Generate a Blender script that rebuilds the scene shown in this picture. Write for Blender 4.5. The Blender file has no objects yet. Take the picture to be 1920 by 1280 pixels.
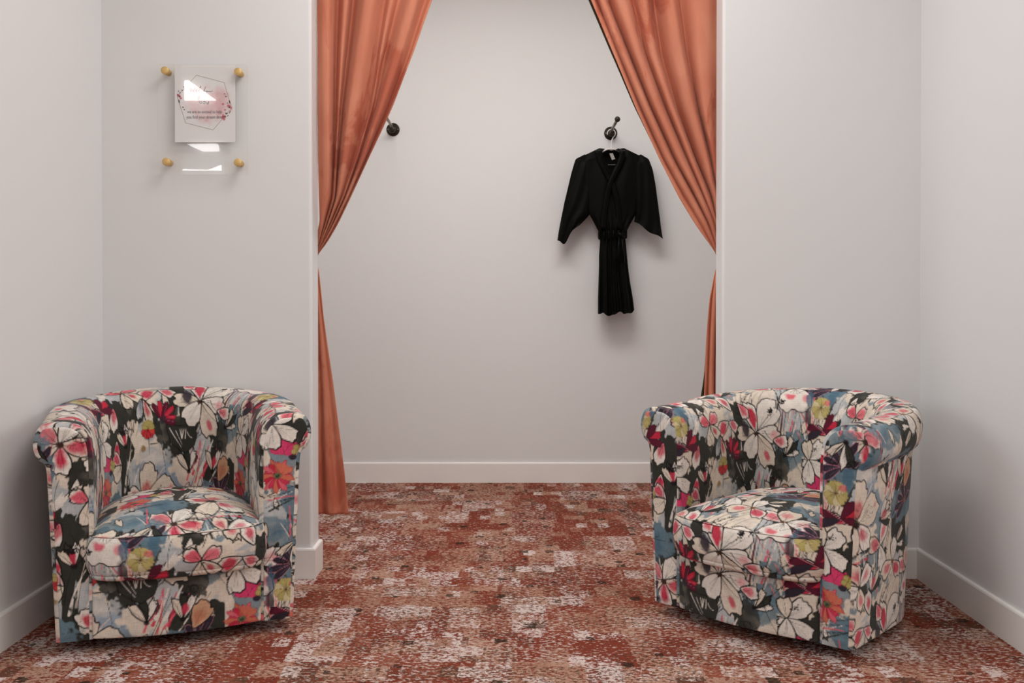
import bpy, bmesh, math, random
import numpy as np
from mathutils import Vector, Matrix

sc = bpy.context.scene
COL = sc.collection
R = math.radians
rng = np.random.default_rng(7)

# ------------------------------------------------------------------ camera
HC = 1.027
F = 1867.0
PITCH = R(0.65)
SHIFT = -0.0370
CY = 640 + SHIFT * 1920
cam = bpy.data.cameras.new('camera')
cam.sensor_width = 36.0
cam.lens = 36.0 * F / 1920.0
cam.shift_y = SHIFT
cam.clip_start = 0.05
camo = bpy.data.objects.new('camera', cam)
camo.location = (0, 0, HC)
camo.rotation_euler = (R(90) - PITCH, 0, 0)
COL.objects.link(camo)
sc.camera = camo


def ray(px, py):
    a = (px - 960.0) / F
    b = -(py - CY) / F
    y = math.cos(PITCH) + b * math.sin(PITCH)
    z = -math.sin(PITCH) + b * math.cos(PITCH)
    return a / y, z / y           # per metre of depth


def at(px, py, Y):
    dx, dz = ray(px, py)
    return Vector((dx * Y, Y, HC + dz * Y))


# ------------------------------------------------------------------ helpers
def srgb(r, g, b):
    def f(c):
        c /= 255.0
        return c / 12.92 if c <= 0.04045 else ((c + 0.055) / 1.055) ** 2.4
    return (f(r), f(g), f(b), 1.0)


def link(o, parent=None):
    COL.objects.link(o)
    if parent is not None:
        o.parent = parent
    return o


def tag(o, label=None, cat=None, group=None, kind=None):
    if label:
        o['label'] = label
    if cat:
        o['category'] = cat
    if group:
        o['group'] = group
    if kind:
        o['kind'] = kind
    return o


def empty(name, loc, rz=0.0):
    o = bpy.data.objects.new(name, None)
    o.empty_display_size = 0.1
    o.location = loc
    o.rotation_euler = (0, 0, rz)
    return link(o)


def from_bm(name, bm, mat, parent=None, smooth=True):
    me = bpy.data.meshes.new(name)
    bm.normal_update()
    bm.to_mesh(me)
    bm.free()
    if smooth:
        me.polygons.foreach_set('use_smooth', [True] * len(me.polygons))
    if mat:
        me.materials.append(mat)
    return link(bpy.data.objects.new(name, me), parent)


def from_np(name, verts, faces, mat, parent=None, cols=None, smooth=True, uv=None):
    """dense quad mesh from numpy arrays"""
    me = bpy.data.meshes.new(name)
    verts = np.ascontiguousarray(verts, dtype=np.float32)
    faces = np.ascontiguousarray(faces, dtype=np.int32)
    nf, k = faces.shape
    me.vertices.add(len(verts))
    me.vertices.foreach_set('co', verts.ravel())
    me.loops.add(nf * k)
    me.loops.foreach_set('vertex_index', faces.ravel())
    me.polygons.add(nf)
    me.polygons.foreach_set('loop_start', np.arange(0, nf * k, k, dtype=np.int32))
    me.polygons.foreach_set('use_smooth', np.full(nf, smooth, dtype=bool))
    me.update(calc_edges=True)
    me.validate()
    if cols is not None:
        at_ = me.color_attributes.new('print', 'FLOAT_COLOR', 'POINT')
        c4 = np.ones((len(verts), 4), dtype=np.float32)
        c4[:, :3] = cols
        at_.data.foreach_set('color', c4.ravel())
    if uv is not None:
        cl_ = me.attributes.new('cloth', 'FLOAT2', 'POINT')
        cl_.data.foreach_set('vector', np.ascontiguousarray(uv, dtype=np.float32).ravel())
    if mat:
        me.materials.append(mat)
    return link(bpy.data.objects.new(name, me), parent)


def grid_faces(nu, nv, wrap_u=False):
    """vertex index = j*nu + i ; i along u, j along v"""
    iu = np.arange(nu if wrap_u else nu - 1)
    jv = np.arange(nv - 1)
    I, J = np.meshgrid(iu, jv)
    I = I.ravel()
    J = J.ravel()
    I2 = (I + 1) % nu
    return np.stack([J * nu + I, J * nu + I2, (J + 1) * nu + I2, (J + 1) * nu + I], 1)


def box(bm, x0, x1, y0, y1, z0, z1):
    vs = [bm.verts.new(p) for p in ((x0, y0, z0), (x1, y0, z0), (x1, y1, z0), (x0, y1, z0),
                                    (x0, y0, z1), (x1, y0, z1), (x1, y1, z1), (x0, y1, z1))]
    for f in ((3, 2, 1, 0), (4, 5, 6, 7), (0, 1, 5, 4), (1, 2, 6, 5), (2, 3, 7, 6), (3, 0, 4, 7)):
        bm.faces.new([vs[i] for i in f])
    return vs


def lathe(bm, prof, n=32, M=None):
    """prof: list of (r, h); revolved about local z; M places it"""
    M = M or Matrix.Identity(4)
    rings = []
    for r, h in prof:
        if r < 1e-6:
            rings.append([bm.verts.new(M @ Vector((0, 0, h)))])
        else:
            rings.append([bm.verts.new(M @ Vector((r * math.cos(2 * math.pi * k / n), r * math.sin(2 * math.pi * k / n), h)))
                          for k in range(n)])
    for a, b in zip(rings, rings[1:]):
        for k in range(n):
            k2 = (k + 1) % n
            if len(a) == 1 and len(b) == 1:
                continue
            if len(a) == 1:
                bm.faces.new((a[0], b[k2], b[k]))
            elif len(b) == 1:
                bm.faces.new((a[k], a[k2], b[0]))
            else:
                bm.faces.new((a[k], a[k2], b[k2], b[k]))


def tube(bm, pts, r, n=12, cap=True):
    pts = [Vector(p) for p in pts]
    rad = r if isinstance(r, (list, tuple)) else [r] * len(pts)
    rings = []
    prev = None
    for i, p in enumerate(pts):
        d = (pts[min(i + 1, len(pts) - 1)] - pts[max(i - 1, 0)]).normalized()
        if prev is None:
            ref = Vector((0, 0, 1)) if abs(d.z) < 0.9 else Vector((1, 0, 0))
            s = d.cross(ref).normalized()
        else:
            s = (prev - d * prev.dot(d)).normalized()
        prev = s
        t = d.cross(s)
        rings.append([bm.verts.new(p + (s * math.cos(2 * math.pi * k / n) + t * math.sin(2 * math.pi * k / n)) * rad[i])
                      for k in range(n)])
    for a, b in zip(rings, rings[1:]):
        for k in range(n):
            bm.faces.new((a[k], a[(k + 1) % n], b[(k + 1) % n], b[k]))
    if cap:
        bm.faces.new(rings[0][::-1])
        bm.faces.new(rings[-1])


FACE_CAM = Matrix.Rotation(R(90), 4, 'X')     # local +z -> world -y (towards the room)

# ------------------------------------------------------------------ node material helpers


def new_mat(name, rough=0.6, spec=0.3):
    m = bpy.data.materials.new(name)
    m.use_nodes = True
    nt = m.node_tree
    b = nt.nodes['Principled BSDF']
    b.inputs['Roughness'].default_value = rough
    b.inputs['Specular IOR Level'].default_value = spec
    return m, nt, b


def N(nt, typ, **kw):
    n = nt.nodes.new(typ)
    for k, v in kw.items():
        if k.startswith('i_'):
            n.inputs[k[2:].replace('_', ' ')].default_value = v
        else:
            setattr(n, k, v)
    return n


def ramp(nt, stops, interp='LINEAR'):
    n = nt.nodes.new('ShaderNodeValToRGB')
    cr = n.color_ramp
    cr.interpolation = interp
    while len(cr.elements) < len(stops):
        cr.elements.new(0.5)
    for e, (p, c) in zip(cr.elements, stops):
        e.position = p
        e.color = c if len(c) == 4 else (*c, 1)
    return n


def mixc(nt, a, b, fac, blend='MIX'):
    n = nt.nodes.new('ShaderNodeMix')
    n.data_type = 'RGBA'
    n.blend_type = blend
    L = nt.links
    for sock, v in ((n.inputs['Factor'], fac), (n.inputs['A'], a), (n.inputs['B'], b)):
        if hasattr(v, 'links'):
            L.new(v, sock)
        else:
            sock.default_value = v
    return n.outputs['Result']


def math_n(nt, op, a, b=None, c=None):
    n = nt.nodes.new('ShaderNodeMath')
    n.operation = op
    for i, v in enumerate((a, b, c)):
        if v is None:
            continue
        if hasattr(v, 'links'):
            nt.links.new(v, n.inputs[i])
        else:
            n.inputs[i].default_value = v
    return n.outputs[0]


def coords(nt, scale=(1, 1, 1), rot=(0, 0, 0), loc=(0, 0, 0), src='Object'):
    tc = nt.nodes.new('ShaderNodeTexCoord')
    mp = nt.nodes.new('ShaderNodeMapping')
    mp.inputs['Scale'].default_value = scale
    mp.inputs['Rotation'].default_value = rot
    mp.inputs['Location'].default_value = loc
    nt.links.new(tc.outputs[src], mp.inputs['Vector'])
    return mp.outputs['Vector']


def noise(nt, vec, scale, detail=4, rough=0.55, dist=0.0):
    n = N(nt, 'ShaderNodeTexNoise')
    n.inputs['Scale'].default_value = scale
    n.inputs['Detail'].default_value = detail
    n.inputs['Roughness'].default_value = rough
    n.inputs['Distortion'].default_value = dist
    nt.links.new(vec, n.inputs['Vector'])
    return n.outputs['Fac']


def bump(nt, bsdf, height, strength=0.2, dist=0.002):
    b = N(nt, 'ShaderNodeBump')
    b.inputs['Strength'].default_value = strength
    b.inputs['Distance'].default_value = dist
    nt.links.new(height, b.inputs['Height'])
    nt.links.new(b.outputs['Normal'], bsdf.inputs['Normal'])


def plain(name, col, rough=0.6, spec=0.3, metal=0.0, nscale=40, namt=0.06, bmp=0.0):
    m, nt, b = new_mat(name, rough, spec)
    b.inputs['Metallic'].default_value = metal
    v = coords(nt)
    f = noise(nt, v, nscale, 3)
    dark = tuple(c * (1 - namt) for c in col[:3]) + (1,)
    lite = tuple(min(1, c * (1 + namt)) for c in col[:3]) + (1,)
    nt.links.new(mixc(nt, dark, lite, f), b.inputs['Base Color'])
    if bmp:
        bump(nt, b, f, bmp, 0.001)
    return m


M_WALL = plain('wall_paint', (0.74, 0.732, 0.725, 1), 0.55, 0.25, nscale=2.2, namt=0.015)
# fine roller texture on the wall
_nt = M_WALL.node_tree
bump(_nt, _nt.nodes['Principled BSDF'], noise(_nt, coords(_nt), 220, 2), 0.06, 0.001)
M_CEIL = plain('ceiling_paint', (0.78, 0.76, 0.74, 1), 0.8, 0.1, nscale=3, namt=0.01)
M_TRIM = plain('trim_paint', (0.84, 0.81, 0.775, 1), 0.38, 0.4, nscale=3, namt=0.01)
M_BLACKMETAL = plain('dark_bronze_metal', srgb(52, 46, 36), 0.38, 0.5, 0.6, 60, 0.15)
M_STEEL = plain('brushed_steel', srgb(150, 140, 128), 0.35, 0.5, 0.8, 90, 0.1)
M_BRASS = plain('brushed_brass', srgb(218, 184, 122), 0.5, 0.5, 0.6, 120, 0.08)
M_PLINTH = plain('black_base', srgb(20, 18, 17), 0.7, 0.2)
M_HANGER = plain('clear_white_plastic', srgb(225, 220, 216), 0.2, 0.5)
M_HANGBAR = plain('grey_hanger_bar', srgb(96, 94, 90), 0.4, 0.3)
M_TAGC = plain('white_label_cloth', srgb(235, 230, 224), 0.8, 0.1)


def carpet():
    m, nt, b = new_mat('distressed_carpet', 0.95, 0.05)
    L = nt.links
    base = coords(nt)
    # domain wobble so that block edges look woven and worn
    wob = N(nt, 'ShaderNodeTexNoise')
    wob.inputs['Scale'].default_value = 110
    wob.inputs['Detail'].default_value = 3
    L.new(base, wob.inputs['Vector'])
    sub = N(nt, 'ShaderNodeVectorMath', operation='SUBTRACT')
    L.new(wob.outputs['Color'], sub.inputs[0])
    sub.inputs[1].default_value = (0.5, 0.5, 0.5)
    scl = N(nt, 'ShaderNodeVectorMath', operation='SCALE')
    L.new(sub.outputs[0], scl.inputs[0])
    scl.inputs['Scale'].default_value = 0.022
    add = N(nt, 'ShaderNodeVectorMath', operation='ADD')
    L.new(base, add.inputs[0])
    L.new(scl.outputs[0], add.inputs[1])
    wv = add.outputs[0]

    def cells(scale, loc, rnd=1.0):
        """rectangular blocks, one random value (and a second) for each"""
        mp = N(nt, 'ShaderNodeMapping')
        mp.inputs['Location'].default_value = loc
        L.new(wv, mp.inputs['Vector'])
        v = N(nt, 'ShaderNodeTexBrick', offset=0.37, offset_frequency=2, squash=1.0 + 0.7 * rnd, squash_frequency=3)
        v.inputs['Scale'].default_value = 1.0
        v.inputs['Mortar Size'].default_value = 0.0
        v.inputs['Brick Width'].default_value = 1.0 / scale[0]
        v.inputs['Row Height'].default_value = 1.0 / scale[1]
        v.inputs['Color1'].default_value = (0, 0, 0, 1)
        v.inputs['Color2'].default_value = (1, 1, 1, 1)
        L.new(mp.outputs[0], v.inputs['Vector'])
        s = N(nt, 'ShaderNodeSeparateColor')
        L.new(v.outputs['Color'], s.inputs[0])
        r = s.outputs['Red']
        return r, math_n(nt, 'FRACT', math_n(nt, 'MULTIPLY', r, 57.31))

    # long blocks run along the room (y), some across it
    c1, c1b = cells((10, 4.2, 1), (20.3, 10.1, 0), 0.9)
    c2, c2b = cells((5.5, 9.5, 1), (13.1, 21.7, 0), 0.8)
    c3, c3b = cells((21, 13, 1), (17.7, 15.2, 0), 1.0)
    c4, c4b = cells((4.1, 1.9, 1), (12.2, 19.2, 0), 0.6)

    def pick(sel, a, b_):
        m_ = N(nt, 'ShaderNodeMix', data_type='FLOAT')
        L.new(sel, m_.inputs['Factor'])
        L.new(a, m_.inputs['A'])
        L.new(b_, m_.inputs['B'])
        return m_.outputs['Result']

    blk = pick(math_n(nt, 'GREATER_THAN', c2b, 0.55), c1, c2)
    blk2 = pick(math_n(nt, 'GREATER_THAN', c3b, 0.62), c1b, c3)
    # yarn grain: short strokes across the weave
    g1 = noise(nt, coords(nt, (105, 120, 1)), 1.0, 1, 0.5)
    g2 = noise(nt, coords(nt, (34, 58, 1)), 1.0, 2, 0.6)
    g5 = noise(nt, coords(nt, (62, 95, 1), loc=(5, 2, 0)), 1.0, 2, 0.6)
    g3 = noise(nt, coords(nt, (3.0, 2.2, 1)), 1.0, 3, 0.6)
    rust = srgb(122, 56, 41)
    rust2 = srgb(140, 79, 61)
    tan = srgb(172, 134, 115)
    tan2 = srgb(158, 116, 97)
    brown = srgb(98, 68, 54)
    pale = srgb(206, 188, 181)
    ra = ramp(nt, [(0.0, rust), (0.22, rust2), (0.38, tan2), (0.56, tan), (0.74, pale), (0.88, rust)], 'CONSTANT')
    L.new(blk, ra.inputs['Fac'])
    rb = ramp(nt, [(0.0, tan), (0.22, rust), (0.44, pale), (0.62, tan2), (0.78, brown), (0.9, rust2)], 'CONSTANT')
    L.new(blk2, rb.inputs['Fac'])
    # share of the second yarn differs from block to block
    g6 = noise(nt, coords(nt, (15, 1.6, 1), loc=(2, 7, 0)), 1.0, 3, 0.6)
    thr = math_n(nt, 'ADD', math_n(nt, 'MULTIPLY_ADD', c4, -0.11, 0.54), math_n(nt, 'MULTIPLY', math_n(nt, 'SUBTRACT', g6, 0.5), 0.30))
    thr = math_n(nt, 'ADD', thr, math_n(nt, 'MULTIPLY', math_n(nt, 'SUBTRACT', g3, 0.5), 0.15))
    gm = math_n(nt, 'ADD', math_n(nt, 'MULTIPLY', g2, 0.55), math_n(nt, 'MULTIPLY', g1, 0.45))
    k = math_n(nt, 'MULTIPLY', math_n(nt, 'SUBTRACT', gm, thr), 14.0)
    k = N(nt, 'ShaderNodeClamp')
    L.new(math_n(nt, 'MULTIPLY_ADD', math_n(nt, 'SUBTRACT', gm, thr), 14.0, 0.5), k.inputs[0])
    col = mixc(nt, ra.outputs['Color'], rb.outputs['Color'], k.outputs[0])
    # rust flecks show through everywhere, pale worn flecks in places
    k2 = N(nt, 'ShaderNodeClamp')
    L.new(math_n(nt, 'MULTIPLY', math_n(nt, 'SUBTRACT', g5, math_n(nt, 'MULTIPLY_ADD', c3b, 0.10, 0.485)), 18.0), k2.inputs[0])
    col = mixc(nt, col, srgb(122, 59, 45), math_n(nt, 'MULTIPLY', k2.outputs[0], 0.9))
    k3 = N(nt, 'ShaderNodeClamp')
    L.new(math_n(nt, 'MULTIPLY', math_n(nt, 'SUBTRACT', math_n(nt, 'SUBTRACT', 0.43, g5), math_n(nt, 'MULTIPLY', math_n(nt, 'SUBTRACT', 0.5, c1b), 0.10)), 16.0), k3.inputs[0])
    col = mixc(nt, col, srgb(200, 180, 172), math_n(nt, 'MULTIPLY', k3.outputs[0], 0.75))
    # olive-brown flecks in some blocks
    g4 = noise(nt, coords(nt, (70, 110, 1), loc=(4, 9, 0)), 1.0, 2, 0.6)
    fl = math_n(nt, 'GREATER_THAN', g4, math_n(nt, 'MULTIPLY_ADD', math_n(nt, 'LESS_THAN', c2, 0.62), 0.075, 0.555))
    col = mixc(nt, col, srgb(78, 56, 44), math_n(nt, 'MULTIPLY', fl, 0.8))
    # small near-black tufts, in few places
    mp = N(nt, 'ShaderNodeMapping')
    mp.inputs['Scale'].default_value = (11, 10, 1)
    mp.inputs['Location'].default_value = (1.3, 2.2, 0)
    L.new(wv, mp.inputs['Vector'])
    v = N(nt, 'ShaderNodeTexVoronoi', distance='CHEBYCHEV', voronoi_dimensions='2D')
    v.inputs['Scale'].default_value = 1.0
    L.new(mp.outputs[0], v.inputs['Vector'])
    sp = N(nt, 'ShaderNodeSeparateColor')
    L.new(v.outputs['Color'], sp.inputs[0])
    dot = math_n(nt, 'MULTIPLY', math_n(nt, 'LESS_THAN', v.outputs['Distance'], math_n(nt, 'MULTIPLY_ADD', sp.outputs['Blue'], 0.12, 0.08)),
                 math_n(nt, 'GREATER_THAN', sp.outputs['Red'], 0.78))
    dot = math_n(nt, 'MULTIPLY', dot, math_n(nt, 'GREATER_THAN', g2, 0.42))
    col = mixc(nt, col, srgb(48, 40, 30), math_n(nt, 'MULTIPLY', dot, 0.85))
    L.new(col, b.inputs['Base Color'])
    hb = noise(nt, coords(nt, (180, 240, 1)), 1.0, 2)
    bump(nt, b, math_n(nt, 'ADD', hb, math_n(nt, 'MULTIPLY', g1, 0.8)), 0.55, 0.006)
    return m


M_CARPET = carpet()


def velvet(name, c_lo, c_hi, c_brush):
    m, nt, b = new_mat(name, 0.75, 0.15)
    v = coords(nt, (1, 1, 0.45))
    f = noise(nt, v, 9, 4, 0.55, 0.4)
    rp = ramp(nt, [(0.3, c_lo), (0.72, c_hi)])
    nt.links.new(f, rp.inputs['Fac'])
    # patches where the pile has been brushed the other way
    f2 = noise(nt, coords(nt, (5, 5, 2.2), loc=(3, 1, 8)), 1.0, 5, 0.6, 0.8)
    r2 = ramp(nt, [(0.54, (0, 0, 0)), (0.60, (1, 1, 1))])
    nt.links.new(f2, r2.inputs['Fac'])
    nt.links.new(mixc(nt, rp.outputs['Color'], c_brush, math_n(nt, 'MULTIPLY', r2.outputs['Color'], 0.65)), b.inputs['Base Color'])
    b.inputs['Sheen Weight'].default_value = 0.18
    b.inputs['Sheen Roughness'].default_value = 0.35
    b.inputs['Sheen Tint'].default_value = (1.0, 0.75, 0.62, 1)
    wr = noise(nt, coords(nt, (1, 1, 0.6)), 22, 4, 0.6)
    bump(nt, b, wr, 0.10, 0.01)
    return m


M_VELVET = velvet('terracotta_velvet', srgb(195, 119, 93), srgb(208, 138, 111), srgb(172, 82, 61))
M_LINING = plain('olive_brown_lining', srgb(70, 60, 46), 0.9, 0.1, nscale=20, namt=0.12)


def satin():
    m, nt, b = new_mat('black_satin', 0.5, 0.06)
    f = noise(nt, coords(nt, (1, 1, 0.5)), 14, 4)
    nt.links.new(mixc(nt, (0.0015, 0.0015, 0.0013, 1), (0.004, 0.004, 0.0034, 1), f), b.inputs['Base Color'])
    bump(nt, b, f, 0.15, 0.01)
    return m


M_SATIN = satin()
M_SATINTRIM = plain('black_satin_trim', (0.002, 0.002, 0.0018, 1), 0.42, 0.07)


def linen_print():
    """the printed flowers are held per point on the cloth; the weave, slubs and water-colour bleed are noise"""
    m, nt, b = new_mat('floral_linen', 0.85, 0.12)
    L = nt.links
    a = N(nt, 'ShaderNodeVertexColor', layer_name='print')
    v = coords(nt)
    blot = noise(nt, v, 28, 4, 0.6)
    c = mixc(nt, a.outputs['Color'], (1, 1, 1, 1), 0.0)
    rb = ramp(nt, [(0.3, (0.86, 0.86, 0.86)), (0.7, (1.05, 1.05, 1.05))])
    L.new(blot, rb.inputs['Fac'])
    c = mixc(nt, a.outputs['Color'], rb.outputs['Color'], 1.0, 'MULTIPLY')
    wx = noise(nt, coords(nt, (900, 900, 45)), 1.0, 2)
    wz = noise(nt, coords(nt, (45, 45, 900)), 1.0, 2)
    wv = math_n(nt, 'ADD', math_n(nt, 'MULTIPLY', wx, 0.5), math_n(nt, 'MULTIPLY', wz, 0.5))
    rw = ramp(nt, [(0.36, (0.80, 0.80, 0.79)), (0.60, (1.06, 1.06, 1.06))])
    L.new(wv, rw.inputs['Fac'])
    c = mixc(nt, c, rw.outputs['Color'], 1.0, 'MULTIPLY')
    L.new(c, b.inputs['Base Color'])
    b.inputs['Sheen Weight'].default_value = 0.1
    bump(nt, b, wv, 0.25, 0.001)
    return m


M_PRINT = linen_print()


def acrylic():
    m = bpy.data.materials.new('clear_acrylic')
    m.use_nodes = True
    nt = m.node_tree
    nt.nodes.clear()
    out = N(nt, 'ShaderNodeOutputMaterial')
    tr = N(nt, 'ShaderNodeBsdfTransparent')
    f = noise(nt, coords(nt), 3, 2)
    nt.links.new(mixc(nt, (0.992, 0.992, 0.988, 1), (0.997, 0.997, 0.993, 1), f), tr.inputs['Color'])
    gl = N(nt, 'ShaderNodeBsdfGlossy')
    gl.inputs['Roughness'].default_value = 0.01
    lw = N(nt, 'ShaderNodeLayerWeight')
    fr = math_n(nt, 'MULTIPLY_ADD', math_n(nt, 'POWER', lw.outputs['Facing'], 5.0), 0.9, 0.04)
    mx = N(nt, 'ShaderNodeMixShader')
    nt.links.new(fr, mx.inputs[0])
    nt.links.new(tr.outputs[0], mx.inputs[1])
    nt.links.new(gl.outputs[0], mx.inputs[2])
    nt.links.new(mx.outputs[0], out.inputs['Surface'])
    return m


M_ACRYLIC = acrylic()


def emissive(name, col, strength):
    m = bpy.data.materials.new(name)
    m.use_nodes = True
    nt = m.node_tree
    nt.nodes.clear()
    out = N(nt, 'ShaderNodeOutputMaterial')
    em = N(nt, 'ShaderNodeEmission')
    f = noise(nt, coords(nt), 1.5, 2)
    nt.links.new(mixc(nt, tuple(c * 0.94 for c in col[:3]) + (1,), col, f), em.inputs['Color'])
    em.inputs['Strength'].default_value = strength
    nt.links.new(em.outputs[0], out.inputs['Surface'])
    return m


# ------------------------------------------------------------------ room shell
YF = 3.57           # front face of the partition with the opening
YJ = 3.69           # its back face
YB = 5.371          # back wall of the changing cubicle
XL, XR = -1.468, 1.463
OL, OR = -0.717, 0.7535
ZC = 2.86
YE = 2.65           # where the side walls of the nook end


def wall(name, dims, mat=M_WALL, bevel=0.0, bev_pick=None):
    bm = bmesh.new()
    box(bm, *dims)
    if bevel:
        es = [e for e in bm.edges if bev_pick((e.verts[0].co + e.verts[1].co) / 2, e)]
        bmesh.ops.bevel(bm, geom=es, offset=bevel, segments=6, profile=0.5, affect='EDGES')
    o = from_bm(name, bm, mat, smooth=False)
    if bevel:
        for p in o.data.polygons:
            p.use_smooth = True
        o.data.set_sharp_from_angle(angle=R(40))
        mod = o.modifiers.new('normals', 'WEIGHTED_NORMAL')
        mod.keep_sharp = True
    return tag(o, kind='structure')


wall('floor', (-4.2, 4.2, -1.4, 5.6, -0.1, 0.0), M_CARPET)
wall('ceiling', (-4.2, 4.2, -1.4, 5.6, ZC, ZC + 0.1), M_CEIL)
wall('wall_back', (-1.7, 1.7, YB, YB + 0.12, 0, ZC))
wall('wall_back_left', (-1.7, -1.55, YJ, YB, 0, ZC))
wall('wall_back_right', (1.55, 1.7, YJ, YB, 0, ZC))


def vert_edge(c, e):
    return abs(e.verts[0].co.z - e.verts[1].co.z) > 0.5


wall('wall_front_left', (-1.7, OL, YF, YJ, 0, ZC), bevel=0.012,
     bev_pick=lambda c, e: vert_edge(c, e) and abs(c.x - OL) < 1e-4)
wall('wall_front_right', (OR, 1.7, YF, YJ, 0, ZC), bevel=0.012,
     bev_pick=lambda c, e: vert_edge(c, e) and abs(c.x - OR) < 1e-4)
wall('wall_front_top', (OL, OR, YF, YJ, 2.60, ZC))
wall('wall_left', (-4.2, XL, YE, YF, 0, ZC), bevel=0.012,
     bev_pick=lambda c, e: vert_edge(c, e) and abs(c.x - XL) < 1e-4 and abs(c.y - YE) < 1e-4)
wall('wall_right', (XR, 4.2, YE, YF, 0, ZC), bevel=0.012,
     bev_pick=lambda c, e: vert_edge(c, e) and abs(c.x - XR) < 1e-4 and abs(c.y - YE) < 1e-4)
wall('wall_rear', (-4.2, 4.2, -1.4, -1.05, 0, ZC))
wall('wall_shop_left', (-4.3, -4.0, -1.05, YE, 0, ZC))
wall('wall_shop_right', (4.0, 4.3, -1.05, YE, 0, ZC))

# baseboards: one continuous mesh per run, mitred, with a small eased top edge
HB, TB = 0.109, 0.012


def baseboard(name, path, side, h=HB, t=TB):
    """path: 2D points along the wall foot; side=+1: room lies to the left of travel"""
    prof = [(0.0, 0.0), (t, 0.0), (t, h - 0.007), (t - 0.002, h - 0.002), (t - 0.0065, h), (0.0, h)]
    P = [Vector(p) for p in path]
    bm = bmesh.new()
    rings = []
    for i, p in enumerate(P):
        dirs = []
        if i > 0:
            dirs.append((P[i] - P[i - 1]).normalized())
        if i < len(P) - 1:
            dirs.append((P[i + 1] - P[i]).normalized())
        ns = [Vector((-d.y, d.x)) * side for d in dirs]
        if len(ns) == 2:
            m_ = (ns[0] + ns[1]).normalized()
            n = m_ / max(0.3, m_.dot(ns[0]))
        else:
            n = ns[0]
        rings.append([bm.verts.new((p.x + n.x * u, p.y + n.y * u, z)) for u, z in prof])
    k = len(prof)
    for a, b in zip(rings, rings[1:]):
        for j in range(k):
            bm.faces.new((a[j], a[(j + 1) % k], b[(j + 1) % k], b[j]))
    bm.faces.new(rings[0])
    bm.faces.new(rings[-1][::-1])
    bmesh.ops.recalc_face_normals(bm, faces=bm.faces)
    return tag(from_bm(name, bm, M_TRIM, smooth=False), kind='structure')


e = 0.0
baseboard('baseboard_left', [(-3.9, YE), (XL, YE), (XL, YF)], -1)
baseboard('baseboard_front_left', [(XL + TB, YF), (OL, YF), (OL, YJ), (-1.54, YJ)], -1)
baseboard('baseboard_front_right', [(1.54, YJ), (OR, YJ), (OR, YF), (XR - TB, YF)], -1)
baseboard('baseboard_right', [(XR, YF), (XR, YE), (3.9, YE)], -1)
baseboard('baseboard_back', [(-1.55, YB), (1.55, YB)], -1)

# ------------------------------------------------------------------ the printed linen: paint one repeat of the print
TW, TH = 0.68, 0.66
PX = 0.00125
NW, NH = int(round(TW / PX)), int(round(TH / PX))


def lin(r, g, b):
    return np.array(srgb(r, g, b)[:3], dtype=np.float64)


INK = lin(26, 21, 21)
CREAM = lin(222, 208, 191)
WHITE = lin(230, 221, 211)
CHAR = lin(52, 52, 46)
PINK = lin(220, 98, 112)
ROSE = lin(204, 58, 84)
RED = lin(196, 44, 66)
BURG = lin(92, 26, 46)
BLUE = lin(102, 126, 137)
DBLUE = lin(70, 102, 124)
GREY = lin(186, 188, 188)
OLIVE = lin(178, 166, 100)
ORANGE = lin(208, 112, 88)
TANP = lin(206, 160, 128)
NAVY = lin(50, 42, 52)


def fnoise(h, w, cell, seed, octaves=3):
    """tileable value noise 0..1"""
    r = np.random.default_rng(seed)
    out = np.zeros((h, w))
    amp, tot = 1.0, 0.0
    for o in range(octaves):
        c = max(2.0, cell / (2 ** o))
        gy, gx = max(1, int(round(h / c))), max(1, int(round(w / c)))
        g = r.random((gy, gx))
        yy = np.arange(h) * gy / h
        xx = np.arange(w) * gx / w
        y0 = yy.astype(int)
        x0 = xx.astype(int)
        fy = (yy - y0)
        fx = (xx - x0)
        fy = fy * fy * (3 - 2 * fy)
        fx = fx * fx * (3 - 2 * fx)
        y1 = (y0 + 1) % gy
        x1 = (x0 + 1) % gx
        a = g[y0][:, x0] * (1 - fx) + g[y0][:, x1] * fx
        b = g[y1][:, x0] * (1 - fx) + g[y1][:, x1] * fx
        out += amp * (a * (1 - fy)[:, None] + b * fy[:, None])
        tot += amp
        amp *= 0.55
    return out / tot


canvas = np.tile(CHAR, (NH, NW, 1)).reshape(NH, NW, 3).copy()
PN = fnoise(NH, NW, 22, 11)       # paint density noise
PN2 = fnoise(NH, NW, 60, 12)
PN3 = fnoise(NH, NW, 9, 13, 2)


def window(x0, y0, x1, y1, pad=0.012):
    i0 = int(math.floor((x0 - pad) / PX))
    i1 = int(math.ceil((x1 + pad) / PX))
    j0 = int(math.floor((y0 - pad) / PX))
    j1 = int(math.ceil((y1 + pad) / PX))
    I = np.arange(i0, i1 + 1)
    J = np.arange(j0, j1 + 1)
    X, Y = np.meshgrid(I * PX, J * PX)
    return np.ix_(J % NH, I % NW), X, Y


def blend(ix, col, alpha):
    a = np.clip(alpha, 0, 1)[..., None]
    canvas[ix] = canvas[ix] * (1 - a) + np.asarray(col) * a


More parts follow.
